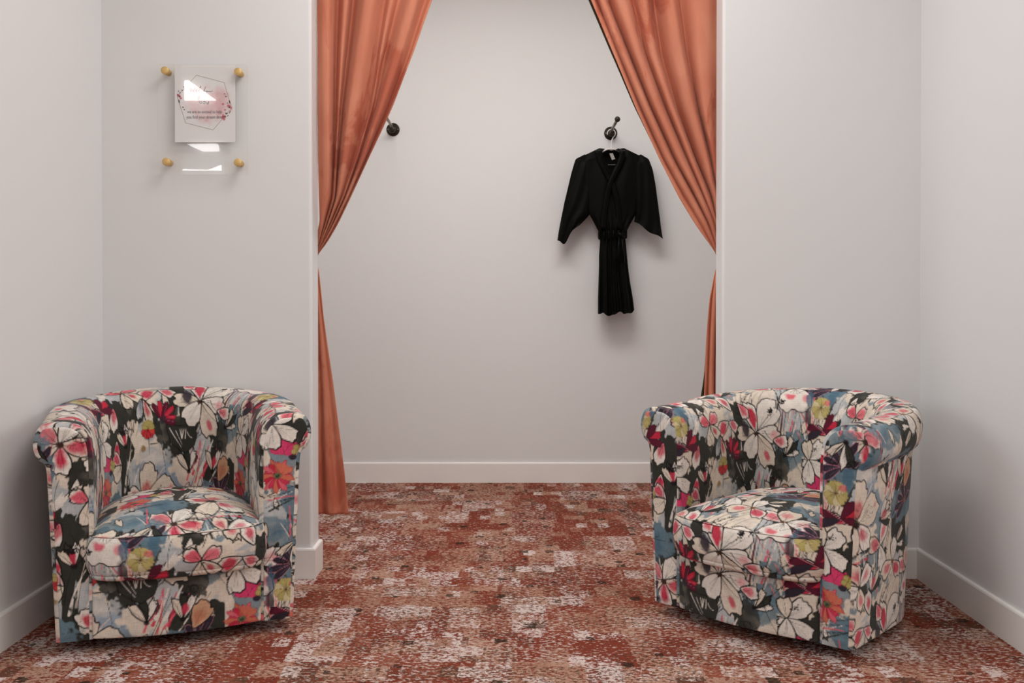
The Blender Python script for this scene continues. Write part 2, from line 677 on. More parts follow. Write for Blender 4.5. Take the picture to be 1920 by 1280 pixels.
def poly_sdf(X, Y, P):
    d = np.full(X.shape, 1e9)
    ins = np.zeros(X.shape, dtype=bool)
    n = len(P)
    for k in range(n):
        ax, ay = P[k]
        bx, by = P[(k + 1) % n]
        ex, ey = bx - ax, by - ay
        L2 = ex * ex + ey * ey + 1e-12
        t = np.clip(((X - ax) * ex + (Y - ay) * ey) / L2, 0, 1)
        d = np.minimum(d, (X - ax - t * ex) ** 2 + (Y - ay - t * ey) ** 2)
        c = ((ay > Y) != (by > Y))
        with np.errstate(divide='ignore', invalid='ignore'):
            c &= X < (bx - ax) * (Y - ay) / (by - ay if by != ay else 1e-12) + ax
        ins ^= c
    d = np.sqrt(d)
    return np.where(ins, -d, d)


def shape(P, fill, edge=0.0011, ink=INK, tex=0.0, line_break=0.12):
    """a filled outline with a hand-inked edge of uneven weight"""
    P = np.asarray(P)
    ix, X, Y = window(P[:, 0].min(), P[:, 1].min(), P[:, 0].max(), P[:, 1].max())
    d = poly_sdf(X, Y, P)
    if fill is not None:
        a = np.clip(0.5 - d / PX, 0, 1)
        if tex:
            a = a * np.clip(1 - tex + tex * 2 * PN[ix], 0, 1)
        blend(ix, fill, a)
    if edge:
        w = edge * (0.55 + 1.0 * PN[ix])
        a = np.clip((w - np.abs(d)) / PX + 0.5, 0, 1)
        a = a * np.where(PN2[ix] < line_break, 0.25, 1.0)
        blend(ix, ink, a)
    return ix, X, Y, d


def petal_poly(cx, cy, ang, length, width, tip=0.6, wob=0.05, seed=0, n=44):
    """tip: where the petal is widest (0..1); ruffled far edge"""
    r = np.random.default_rng(seed + int(1000 * (cx + 3 * cy)) + int(ang))
    ph = r.random(4) * 6.28
    pts = []
    for k in range(n):
        t = 2 * math.pi * k / n
        # egg shape along +x
        s = 0.5 - 0.5 * math.cos(t)
        x = length * s
        wd = math.sin(t)
        prof = (s ** (0.75 + 1.2 * (tip - 0.5)) if s > 0 else 0)
        y = 0.5 * width * wd * (0.35 + 0.9 * prof)
        ruff = 1 + wob * s * (math.sin(5 * t + ph[0]) + 0.7 * math.sin(9 * t + ph[1]) + 0.5 * math.sin(14 * t + ph[2]))
        x *= ruff
        y *= ruff
        ca, sa = math.cos(R(ang)), math.sin(R(ang))
        pts.append((cx + x * ca - y * sa, cy + x * sa + y * ca))
    return pts


def stroke(pts, w0, w1, col=INK, alpha=1.0, rough=0.0):
    P = np.asarray(pts, dtype=float)
    ix, X, Y = window(P[:, 0].min(), P[:, 1].min(), P[:, 0].max(), P[:, 1].max(), pad=max(w0, w1) + 0.003)
    best = np.full(X.shape, -1e9)
    n = len(P) - 1
    for k in range(n):
        ax, ay = P[k]
        bx, by = P[k + 1]
        ex, ey = bx - ax, by - ay
        t = np.clip(((X - ax) * ex + (Y - ay) * ey) / (ex * ex + ey * ey + 1e-12), 0, 1)
        d = np.hypot(X - ax - t * ex, Y - ay - t * ey)
        w = w0 + (w1 - w0) * (k + t) / n
        best = np.maximum(best, w * 0.5 - d)
    a = np.clip(best / PX + 0.5, 0, 1) * alpha
    if rough:
        a = a * np.clip((PN3[ix] - rough * 0.55) * 5, 0, 1)
    blend(ix, col, a)


def curve(x, y, ang, length, bend=0.0, n=9):
    pts = [(x, y)]
    a = ang
    for k in range(n):
        x += length / n * math.cos(R(a))
        y += length / n * math.sin(R(a))
        a += bend / n
        pts.append((x, y))
    return pts


def blotch(cx, cy, rx, ry, col, alpha=0.85, seed=0, soft=0.35, rot=0, inside=None):
    m = max(rx, ry)
    ix, X, Y = window(cx - m, cy - m, cx + m, cy + m, pad=m * 0.5)
    ca, sa = math.cos(R(rot)), math.sin(R(rot))
    u = ((X - cx) * ca + (Y - cy) * sa) / rx
    v = (-(X - cx) * sa + (Y - cy) * ca) / ry
    r_ = np.hypot(u, v) + (PN[ix] - 0.5) * 0.9 + (PN3[ix] - 0.5) * 0.35
    a = np.clip((1.0 - r_) / soft, 0, 1) * alpha * (0.7 + 0.5 * PN2[ix])
    if inside is not None:
        d = poly_sdf(X, Y, np.asarray(inside))
        a = a * np.clip(0.3 - d / PX, 0, 1)
    blend(ix, col, a)


def petal(cx, cy, ang, length, width, fill=CREAM, pink=None, pk=0.85, where=0.6, tip=0.6, veins=3, seed=0, edge=0.0018, wob=0.045, spot=0.3):
    P = petal_poly(cx, cy, ang, length, width, tip, wob, seed)
    shape(P, fill, 0)
    ca, sa = math.cos(R(ang)), math.sin(R(ang))
    if pink is not None:
        bx, by = cx + ca * length * where, cy + sa * length * where
        blotch(bx, by, length * spot, width * spot * 0.95, pink, pk, rot=ang, inside=P, soft=0.5)
    shape(P, None, edge)
    r = np.random.default_rng(seed + 5 + int(ang))
    for k in range(veins):
        a = ang + (k - (veins - 1) / 2) * 11 + r.normal() * 3
        stroke(curve(cx + 0.008 * ca, cy + 0.008 * sa, a, length * r.uniform(0.45, 0.8), r.uniform(-16, 16)), 0.0011, 0.0006, INK, 0.8)


def dots(cx, cy, rx, ry, n, rad, col=INK, seed=0, rot=0):
    r = np.random.default_rng(seed)
    ca, sa = math.cos(R(rot)), math.sin(R(rot))
    for k in range(n):
        u, v = r.normal(0, 0.45) * rx, r.normal(0, 0.45) * ry
        x, y = cx + u * ca - v * sa, cy + u * sa + v * ca
        q = rad * r.uniform(0.7, 1.3)
        stroke([(x, y), (x + 1e-4, y)], 2 * q, 2 * q, col)


def strokes(x, y, ang, length, n, spread, cols, seed, w=(0.0012, 0.006), bend=25, lw_ink=True):
    r = np.random.default_rng(seed)
    na = ang + 90
    for k in range(n):
        o = (k / max(1, n - 1) - 0.5) * spread + r.normal() * 0.003
        sx = x + math.cos(R(na)) * o + math.cos(R(ang)) * r.uniform(-0.02, 0.02)
        sy = y + math.sin(R(na)) * o + math.sin(R(ang)) * r.uniform(-0.02, 0.02)
        c = cols[k % len(cols)]
        ww = r.uniform(*w)
        if c is INK:
            ww = r.uniform(0.0012, 0.0024)
        stroke(curve(sx, sy, ang + r.normal() * 6, length * r.uniform(0.6, 1.1), bend + r.normal() * 8), ww * 1.1, ww * 0.45, c,
               0.95, 0.0 if c is INK else 0.45)


def star(cx, cy):
    """dark pointed leaves round a small brown eye"""
    for a, L_ in ((80, .075), (58, .085), (120, .06), (160, .06), (190, .075), (215, .07), (20, .05)):
        shape(petal_poly(cx, cy, a, L_, .022, .55, .03, 170 + a), NAVY, .0006, lin(190, 120, 140))
        stroke(curve(cx + .003, cy + .001, a, L_ * .7, 4), .001, .0006, lin(130, 120, 140), .7)
    blotch(cx, cy, .007, .007, lin(150, 96, 50), 1)


# -- grounds: cream cloth, charcoal brushwork and blue-grey water-colour with hard dried edges
def wash(cx, cy, rx, ry, col, alpha=0.9, rot=0, soft=0.5):
    blotch(cx, cy, rx, ry, col, alpha, soft=soft, rot=rot)


def wnoise(cx_, cy_, seed, octaves=4):
    """tileable noise with separate cell sizes"""
    r = np.random.default_rng(seed)
    out = np.zeros((NH, NW))
    amp = 1.0
    for o in range(octaves):
        gy, gx = max(1, int(round(NH / (cy_ / 2 ** o)))), max(1, int(round(NW / (cx_ / 2 ** o))))
        g = r.random((gy, gx))
        yy, xx = np.arange(NH) * gy / NH, np.arange(NW) * gx / NW
        y0, x0 = yy.astype(int), xx.astype(int)
        fy, fx = yy - y0, xx - x0
        fy, fx = fy * fy * (3 - 2 * fy), fx * fx * (3 - 2 * fx)
        y1, x1 = (y0 + 1) % gy, (x0 + 1) % gx
        a_ = g[y0][:, x0] * (1 - fx) + g[y0][:, x1] * fx
        b_ = g[y1][:, x0] * (1 - fx) + g[y1][:, x1] * fx
        out += amp * (a_ * (1 - fy)[:, None] + b_ * fy[:, None])
        amp *= 0.5
    rk = np.argsort(np.argsort(out.ravel())).reshape(out.shape) / out.size     # equalised
    return rk


canvas[:] = CREAM
g1_, g2_, g3_ = wnoise(60, 110, 21), wnoise(95, 80, 22), wnoise(24, 40, 23)
tone = (0.75 + 0.5 * g3_)[..., None]


def lay(mask, col, hard=0.012):
    a_ = np.clip(mask / hard + .5, 0, 1)[..., None]
    canvas[:] = canvas * (1 - a_) + (col if isinstance(col, np.ndarray) and col.ndim == 3 else np.asarray(col)) * a_


lay(g2_ - .74, GREY * (0.86 + .2 * g3_)[..., None], .10)
lay(.18 - g2_, BLUE * (0.55 + .9 * g3_)[..., None] * .6 + GREY * .4 * (1 - .5 * g3_)[..., None], .03)
lay(g1_ - .70, CHAR * np.ones((NH, NW, 1)), .012)
for (x, y, rx, ry, c_, a_, rot) in (
        (.12, .14, .095, .075, GREY, .9, 10), (.20, .11, .10, .045, lin(150, 166, 180), .9, -15), (.25, .13, .05, .045, CREAM, 1, 0),
        (.46, .28, .075, .06, BLUE, 1, 30), (.40, .05, .10, .05, BLUE, 1, 0), (.62, .03, .06, .08, BLUE, 1, 80),
        (.52, .60, .09, .04, BLUE, .95, 10), (.36, .47, .05, .08, CREAM, 1, 0), (.42, .18, .04, .06, CREAM, 1, 20),
        (.33, .20, .05, .06, GREY, 1, 60)):
    wash(x, y, rx, ry, c_, a_, rot, .14)
for (x, y, rx, ry) in ((.08, .15, .04, .02), (.17, .09, .05, .02), (.43, .30, .04, .03), (.39, .04, .05, .02), (.63, .02, .03, .05), (.55, .60, .05, .02)):
    wash(x, y, rx, ry, DBLUE, .6, 15, .6)
wash(.13, .17, .06, .03, WHITE, .7, 0, .6)
# charcoal behind the landmark flowers
for (x, y, rx, ry) in ((.20, .255, .075, .04), (.06, .33, .05, .05), (.40, .24, .045, .06), (.585, .44, .045, .05), (.30, .16, .02, .02), (.02, .47, .035, .05), (.20, .335, .03, .05), (.61, .22, .03, .05)):
    wash(x, y, rx, ry, CHAR, 1, 0, .07)

# -- ragged cream gaps and leaves among the charcoal
_r = np.random.default_rng(3)
for k in range(26):
    x, y = _r.random() * TW, _r.random() * TH
    P = petal_poly(x, y, _r.choice([70, 95, 250, 280]) + _r.normal() * 20, _r.uniform(.03, .07), _r.uniform(.012, .03), .5, .12, k)
    shape(P, [CREAM, WHITE, GREY, CREAM][k % 4], 0.0012 if k % 3 else 0, tex=.3)

# -- long brush strokes
strokes(.43, .33, 72, .17, 12, .10, [INK, WHITE, CHAR, PINK, INK, CREAM, INK, BURG], 1, (.002, .008), 28)
strokes(.27, .50, 100, .15, 9, .07, [INK, CREAM, PINK, INK, GREY, CHAR], 2, (.002, .008), -25)
strokes(.62, .48, 95, .17, 9, .07, [WHITE, INK, PINK, GREY, INK, WHITE], 3, (.003, .010), 20)
strokes(.31, .12, 62, .12, 9, .06, [PINK, ROSE, WHITE, PINK, GREY], 4, (.003, .010), 10)
strokes(.36, .10, 55, .13, 6, .05, [INK, CHAR, WHITE, INK], 5, (.002, .006), 8)
strokes(.16, .60, 170, .13, 8, .05, [PINK, INK, CREAM, INK, ROSE], 6, (.002, .007), 20)
strokes(.01, .10, 85, .12, 7, .05, [WHITE, INK, CREAM, INK, GREY], 8, (.002, .007), -12)
strokes(.52, .02, 20, .12, 7, .05, [CHAR, INK, WHITE, INK, PINK], 9, (.002, .007), -12)

_r = np.random.default_rng(19)
for k in range(11):
    strokes(_r.random() * TW, _r.random() * TH, _r.choice([70, 85, 105, 60, 30]) + _r.normal() * 8, _r.uniform(.10, .18), 6, .035,
            [[INK, CHAR, INK, WHITE], [INK, PINK, INK, CREAM], [CHAR, INK, GREY, INK]][k % 3], 400 + k, (.002, .007), _r.uniform(-30, 30))

# -- more blooms and ink in the plain stretches
petal(.655, .565, 140, .08, .06, WHITE, ROSE, .9, .5, seed=301, spot=.42)
petal(.655, .565, 60, .09, .065, WHITE, None, seed=302)
petal(.655, .565, 350, .085, .06, CREAM, ROSE, .9, .55, seed=303, spot=.4)
petal(.655, .565, 275, .085, .06, WHITE, ROSE, .95, .5, seed=304, spot=.45)
petal(.655, .565, 205, .08, .05, CREAM, None, seed=305)
blotch(.655, .565, .012, .010, lin(60, 36, 30), 1)
stroke(curve(.658, .570, 35, .07, -10), .0016, .001)
dots(.712, .612, .014, .008, 26, .0018, INK, 306, 40)
petal(.165, .395, 200, .075, .05, WHITE, ROSE, .95, .55, seed=311, spot=.45)
petal(.165, .395, 330, .06, .04, WHITE, PINK, .9, .5, seed=312, spot=.4)
petal(.25, .615, 65, .08, .06, WHITE, PINK, .9, .5, seed=313)
petal(.25, .615, 170, .08, .055, CREAM, ROSE, .9, .5, seed=314, spot=.42)
petal(.25, .615, 290, .08, .06, WHITE, None, seed=315)
for (x, y, a0, L_) in ((.275, .125, 100, .07), (.56, .235, 200, .06), (.12, .335, 300, .06), (.06, .62, 40, .08)):
    for q in range(3):
        P = petal_poly(x, y, a0 + (q - 1) * 30, L_, .026, .5, .07, 320 + q + int(a0))
        shape(P, [WHITE, CHAR, CREAM][q], .0016)
        stroke(curve(x, y, a0 + (q - 1) * 30 + 4, L_ * .75, 14), .0014, .0008)
    blotch(x, y, .010, .009, INK, .95)

# -- pink four-petal flower
petal(.05, .40, 150, .055, .045, WHITE, PINK, .95, .5, seed=1, spot=.5)
petal(.05, .40, 30, .06, .042, WHITE, PINK, .95, .5, seed=2, spot=.5)
petal(.05, .40, 265, .07, .05, CREAM, None, seed=3)
petal(.05, .40, 318, .07, .04, CREAM, ROSE, .9, .5, seed=4, spot=.28)
dots(.05, .40, .006, .006, 12, .002, INK, 3)
petal(.10, .36, 250, .07, .03, GREY, DBLUE, .6, .3, seed=5)
petal(.105, .355, 285, .08, .035, CREAM, ROSE, .9, .45, seed=6, spot=.35)

# -- chain of rose petals
petal(.655, .345, 250, .075, .05, WHITE, ROSE, .9, .35, seed=10, spot=.42)
petal(.645, .245, 262, .07, .045, WHITE, ROSE, .9, .5, seed=11, spot=.5)
petal(.665, .165, 140, .06, .045, WHITE, ROSE, .95, .5, seed=12, spot=.5)
petal(.665, .165, 215, .06, .06, CREAM, None, seed=13)
petal(.60, .335, 160, .05, .03, WHITE, ROSE, .95, .5, seed=14, spot=.5)

# -- flower P: round ruffled, two pink blotches
petal(.47, .505, 12, .10, .065, WHITE, PINK, .6, .7, seed=20)
petal(.47, .505, 160, .09, .055, WHITE, PINK, .95, .55, seed=21, spot=.42)
petal(.47, .505, 95, .07, .08, CREAM, PINK, .7, .5, seed=22)
P = petal_poly(.475, .505, 268, .105, .135, .62, .05, 23)
shape(P, WHITE, 0)
blotch(.458, .455, .024, .018, PINK, .9, inside=P, soft=.4)
blotch(.512, .450, .020, .022, PINK, .75, inside=P, soft=.6)
shape(P, None, .0015)
for a in (235, 255, 275, 292):
    stroke(curve(.474, .500, a, .035, 5), .0014, .0008)
dots(.472, .505, .012, .006, 16, .0024, lin(92, 60, 40), 5)

# -- hibiscus 1
petal(.313, .343, 176, .10, .055, CREAM, None, seed=30)
petal(.313, .343, 48, .125, .105, WHITE, None, seed=31, veins=2, tip=.7)
petal(.313, .343, 352, .10, .06, WHITE, PINK, .5, .8, seed=36, veins=4)
petal(.313, .343, 300, .125, .08, CREAM, ROSE, .9, .72, seed=32, spot=.16, tip=.65)
petal(.313, .343, 236, .088, .078, WHITE, None, seed=33, tip=.55)
petal(.313, .343, 108, .105, .06, WHITE, RED, .95, .52, seed=34, spot=.42)
blotch(.303, .375, .010, .03, ROSE, .9, rot=15)
stroke(curve(.318, .348, 44, .085, -6), .002, .0014)
dots(.378, .408, .020, .011, 40, .0020, INK, 31, 60)
stroke(curve(.318, .346, 30, .09, 10), .0012, .0008)
blotch(.26, .365, .025, .035, NAVY, .95, rot=30)
dots(.312, .340, .012, .007, 26, .0026, lin(60, 40, 30), 30)

# -- W flower: charcoal bell with white stamens
P = [(.185, .268), (.30, .262), (.307, .232), (.298, .205), (.262, .180), (.236, .190), (.20, .215)]
shape(P, CHAR, .0012, INK)
stroke(curve(.198, .258, -55, .075, 8), .003, .0014, WHITE)
stroke(curve(.222, .250, -62, .05, 8), .0022, .001, WHITE)
for x_, a in ((.238, -75), (.246, -88), (.254, -105), (.262, -95)):
    stroke(curve(x_, .254, a, .028, 0), .0022, .003, WHITE)
stroke(curve(.268, .245, -70, .03, 70), .0024, .0014, WHITE)
stroke(curve(.225, .205, -48, .11, 4), .0022, .0016, INK)
stroke(curve(.30, .18, -60, .018, 0), .003, .0025, INK)

# -- burgundy lily
for a, c in ((120, BURG), (95, RED), (68, BURG), (40, RED), (8, RED), (-12, BURG)):
    Pp = petal_poly(.168, .285, a, .062 if a > 30 else .055, .018, .35, .03, 40 + int(a))
    shape(Pp, c, .0008, lin(60, 14, 30))
    stroke(curve(.172, .287, a, .045, 0), .0012, .0006, lin(220, 120, 140), .7)
blotch(.172, .288, .016, .016, NAVY, .95)

# -- red and yellow pom
for k in range(7):
    a = 200 + k * 22
    Pp = petal_poly(.113, .262, a, .03, .018, .6, .05, 60 + k)
    shape(Pp, RED if k % 2 else lin(206, 70, 62), .0007, lin(120, 20, 30))
for k in range(8):
    Pp = petal_poly(.113, .264, 10 + k * 22, .026, .014, .6, .08, 70 + k)
    shape(Pp, OLIVE, .0005, lin(130, 110, 60))
stroke(curve(.113, .235, -85, .05, -8), .0025, .0015, INK)
stroke(curve(.120, .215, 4, .03, 0), .004, .003, INK)
blotch(.09, .205, .012, .012, lin(150, 112, 52), .95)
stroke([(.113, .30), (.112, .355)], .0015, .0015, INK)

# -- hibiscus 2 (red hearts)
petal(.09, .04, 150, .085, .055, WHITE, RED, .95, .45, seed=80, spot=.42)
petal(.09, .04, 78, .12, .08, CREAM, RED, .9, .34, seed=81, spot=.30, veins=1)
petal(.09, .04, 20, .135, .10, CREAM, ROSE, .7, .85, seed=82, spot=.13, veins=4, tip=.66)
petal(.09, .04, 318, .11, .07, WHITE, ROSE, .9, .5, seed=83, spot=.3)
petal(.09, .04, 255, .10, .075, CREAM, None, seed=84)
blotch(.088, .038, .018, .016, lin(48, 30, 24), 1)
for q, (dx_, dy_) in enumerate(((.07, .045), (.085, .038), (.06, .03), (.095, .02))):
    stroke([(.09 + dx_ * .6, .04 + dy_ * .6), (.09 + dx_, .04 + dy_)], .001, .001)
    dots(.09 + dx_, .04 + dy_, .001, .001, 2, .0018, INK, 86 + q)

wash(.59, .50, .06, .085, BLUE, 1, 0, .12)
wash(.605, .47, .02, .05, DBLUE, .7, 0, .4)
star(.588, .490)

# -- olive daisy with blue
blotch(.525, .445, .015, .04, DBLUE, .9, rot=10)
blotch(.522, .39, .016, .035, NAVY, .95, rot=5)
for k in range(9):
    Pp = petal_poly(.57, .415, k * 40, .036, .028, .6, .06, 90 + k)
    shape(Pp, [OLIVE, lin(204, 192, 150), lin(188, 172, 112)][k % 3], .0005, lin(150, 120, 90))
blotch(.59, .432, .012, .010, ROSE, .7)
for k in range(9):
    stroke(curve(.57, .415, k * 40 + 12, .018, 0), .0015, .0007, lin(70, 52, 34))
# burgundy below it
for a, c in ((25, RED), (55, BURG), (-5, BURG), (170, BURG), (200, NAVY)):
    shape(petal_poly(.585, .345, a, .065, .026, .45, .04, 100 + int(a)), c, .0008, lin(60, 14, 30))
stroke(curve(.545, .365, -28, .06, 0), .0016, .001, lin(220, 140, 150))

# -- dahlia group
for k in range(18):
    a = k * 20 + (k % 3) * 4
    L_ = .052 if k % 2 else .042
    shape(petal_poly(.545, .10, a, L_, .018, .6, .06, 120 + k), [ROSE, ORANGE, RED, PINK][k % 4], .0005, lin(130, 30, 40), tex=.2)
blotch(.560, .128, .026, .018, ORANGE, .9)
blotch(.545, .10, .012, .010, lin(106, 112, 82), 1)
dots(.545, .10, .008, .008, 14, .0016, lin(40, 44, 30), 17)
for a in (60, 100, 140, 20):
    shape(petal_poly(.565, .165, a, .05, .042, .65, .06, 140 + a), [ROSE, lin(214, 66, 110)][a % 40 == 20], .0005, lin(140, 24, 60))
for a in (0, 90, 180, 270):
    shape(petal_poly(.605, .175, a + 20, .018, .018, .6, .05, 150 + a), OLIVE, .0006, lin(110, 100, 40))
blotch(.592, .155, .012, .009, NAVY, 1)
# white flower over the dahlia
petal(.53, .255, 40, .08, .06, WHITE, None, seed=160)
petal(.53, .255, 100, .06, .05, CREAM, None, seed=163)
petal(.53, .255, 330, .085, .05, WHITE, None, seed=161)
petal(.53, .255, 270, .075, .06, WHITE, None, seed=162)
dots(.555, .29, .014, .007, 22, .0018, INK, 20, 35)

star(.415, .055)

# -- sketched leaves and buds
for (x, y, a0, L_, s_) in ((.375, .125, 75, .08, 1), (.43, .265, 50, .07, 2), (.20, .49, 60, .08, 3), (.60, .56, 250, .08, 4), (.01, .22, 95, .07, 5), (.36, .60, 30, .07, 6), (.24, .03, 20, .08, 7)):
    for q in range(4):
        a = a0 + (q - 1.5) * 24
        P = petal_poly(x, y, a, L_ * (1 - .1 * abs(q - 1.5)), .024, .5, .06, 200 + s_ * 10 + q)
        shape(P, [CREAM, None, WHITE, CHAR][(q + s_) % 4], .0014)
        stroke(curve(x, y, a, L_ * .8, 10), .0014, .0008)
        stroke(curve(x, y, a + 6, L_ * .6, -20), .0012, .0007)
    blotch(x, y, .010, .009, INK, .95)
    if s_ % 2:
        blotch(x + .03 * math.cos(R(a0)), y + .03 * math.sin(R(a0)), .012, .02, ROSE, .8, rot=a0 - 90)

# scribble buds
for (x, y, s_) in ((.61, .50, 1), (.40, .21, 2), (.02, .58, 3), (.23, .42, 4)):
    r_ = np.random.default_rng(300 + s_)
    pts = []
    for k in range(26):
        a = k * 0.9
        pts.append((x + .022 * math.cos(a) * r_.uniform(.5, 1) + k * .0009, y + .016 * math.sin(a) * r_.uniform(.5, 1)))
    stroke(pts, .0016, .0012)
# long loose ink lines drawn over everything
_r = np.random.default_rng(77)
for k in range(30):
    stroke(curve(_r.random() * TW, _r.random() * TH, _r.choice([60, 75, 95, 115, 250, 285]) + _r.normal() * 12, _r.uniform(.05, .13), _r.uniform(-45, 45)),
           _r.uniform(.0014, .0030), .0009, INK, .95)
# berries
dots(.005, .265, .018, .014, 34, .0030, INK, 40)
dots(.425, .435, .015, .010, 24, .0022, INK, 41)
dots(.29, .595, .015, .012, 24, .0024, INK, 42)
# tan petal, pink bud
petal(.405, .095, 62, .085, .065, TANP, lin(186, 104, 74), .7, .45, seed=180, veins=1)
petal(.385, .315, 350, .06, .045, WHITE, PINK, .95, .45, seed=181, spot=.45)
petal(.245, .445, 300, .06, .045, WHITE, PINK, .9, .5, seed=182, spot=.5)
petal(.20, .425, 110, .075, .055, WHITE, ROSE, .9, .5, seed=183, spot=.35)
petal(.345, .55, 200, .08, .06, CREAM, PINK, .8, .55, seed=184)
petal(.345, .55, 320, .07, .05, WHITE, ROSE, .9, .5, seed=185, spot=.4)
petal(.345, .55, 85, .07, .05, WHITE, None, seed=186)
blotch(.345, .55, .01, .008, lin(120, 80, 40), 1)
petal(.12, .52, 35, .085, .06, WHITE, PINK, .8, .6, seed=187)
petal(.12, .52, 110, .07, .05, CREAM, ROSE, .85, .5, seed=188, spot=.4)
petal(.12, .52, 200, .085, .06, WHITE, None, seed=189)
petal(.12, .52, 290, .07, .055, CREAM, PINK, .8, .6, seed=190)
blotch(.12, .52, .012, .009, INK, 1)


def sample(u, v, du=0.0, dv=0.0):
    """bilinear lookup of the repeat; (du,dv) puts that tile point at u=v=0"""
    x = ((u + du) / PX) % NW
    y = ((v + dv) / PX) % NH
    x0 = np.floor(x).astype(int) % NW
    y0 = np.floor(y).astype(int) % NH
    fx = (x - np.floor(x))[:, None]
    fy = (y - np.floor(y))[:, None]
    x1 = (x0 + 1) % NW
    y1 = (y0 + 1) % NH
    return ((canvas[y0, x0] * (1 - fx) + canvas[y0, x1] * fx) * (1 - fy)
            + (canvas[y1, x0] * (1 - fx) + canvas[y1, x1] * fx) * fy)


# ------------------------------------------------------------------ swivel barrel chair
def catmull(P, m):
    """dense smooth polyline through P (open)"""
    P = np.asarray(P, dtype=float)
    Q = np.vstack([2 * P[0] - P[1], P, 2 * P[-1] - P[-2]])
    out = []
    for i in range(1, len(Q) - 2):
        p0, p1, p2, p3 = Q[i - 1], Q[i], Q[i + 1], Q[i + 2]
        for k in range(m):
            t = k / m
            out.append(0.5 * ((2 * p1) + (-p0 + p2) * t + (2 * p0 - 5 * p1 + 4 * p2 - p3) * t * t + (-p0 + 3 * p1 - 3 * p2 + p3) * t ** 3))
    out.append(Q[-2])
    return np.array(out)


def resample(P, n):
    s = np.concatenate([[0], np.cumsum(np.hypot(*np.diff(P, axis=0).T))])
    t = np.linspace(0, s[-1], n)
    return np.stack([np.interp(t, s, P[:, 0]), np.interp(t, s, P[:, 1])], 1), t


RB = 0.33             # outer radius of the barrel at its foot
ARM = 0.30            # straight run of each arm
ZB = 0.038            # underside of the upholstery
# profile: u is outwards from the foot line, z up; outer side from the foot up, over the roll, then down the inside
P_OUT = [(0.0, ZB), (0.006, .18), (.014, .36), (.020, .49), (.023, .530), (.029, .545), (.043, .556), (.054, .580), (.056, .608), (.048, .636), (.032, .654), (-.005, .660)]
P_IN = [(-.005, .660), (-.042, .655), (-.072, .637), (-.091, .605), (-.098, .56), (-.100, .48), (-.100, .34), (-.100, .20), (-.100, ZB)]
NPRO = 210
NPRI = 205
_po, _so = resample(catmull(P_OUT, 12), NPRO)
_pi, _si = resample(catmull(P_IN, 12), NPRI)
PROF = np.vstack([_po, _pi[1:]])
# index where the upper cloth tucks under the roll
TUCK = int(np.argmin(np.hypot(_po[:, 0] - .026, _po[:, 1] - .538)))
_seg = np.concatenate([[0], np.cumsum(np.hypot(*np.diff(PROF, axis=0).T))])
_tan = np.gradient(PROF, axis=0)
_tan /= np.linalg.norm(_tan, axis=1)[:, None] + 1e-9
PNORM = np.stack([_tan[:, 1], -_tan[:, 0]], 1)       # outward normal of the profile
PLEN = ARM + math.pi * RB + ARM


def path_frame(p):
    """foot line from the left arm's front round the back to the right arm's front"""
    a = np.clip((p - ARM) / RB, 0, math.pi)
    x = np.where(p < ARM, -RB, np.where(p > ARM + math.pi * RB, RB, -RB * np.cos(a)))
    y = np.where(p < ARM, p, np.where(p > ARM + math.pi * RB, PLEN - p, ARM + RB * np.sin(a)))
    nx = np.where(p < ARM, -1.0, np.where(p > ARM + math.pi * RB, 1.0, -np.cos(a)))
    ny = np.where(p < ARM, 0.0, np.where(p > ARM + math.pi * RB, 0.0, np.sin(a)))
    return x, y, nx, ny


def lift(p):
    """how far the top rises from arms to back"""
    t = np.clip(np.minimum(p, PLEN - p) / (PLEN / 2), 0, 1)
    return 0.036 * (t * t * (3 - 2 * t))


STEP = 0.0030
BEV = 0.012


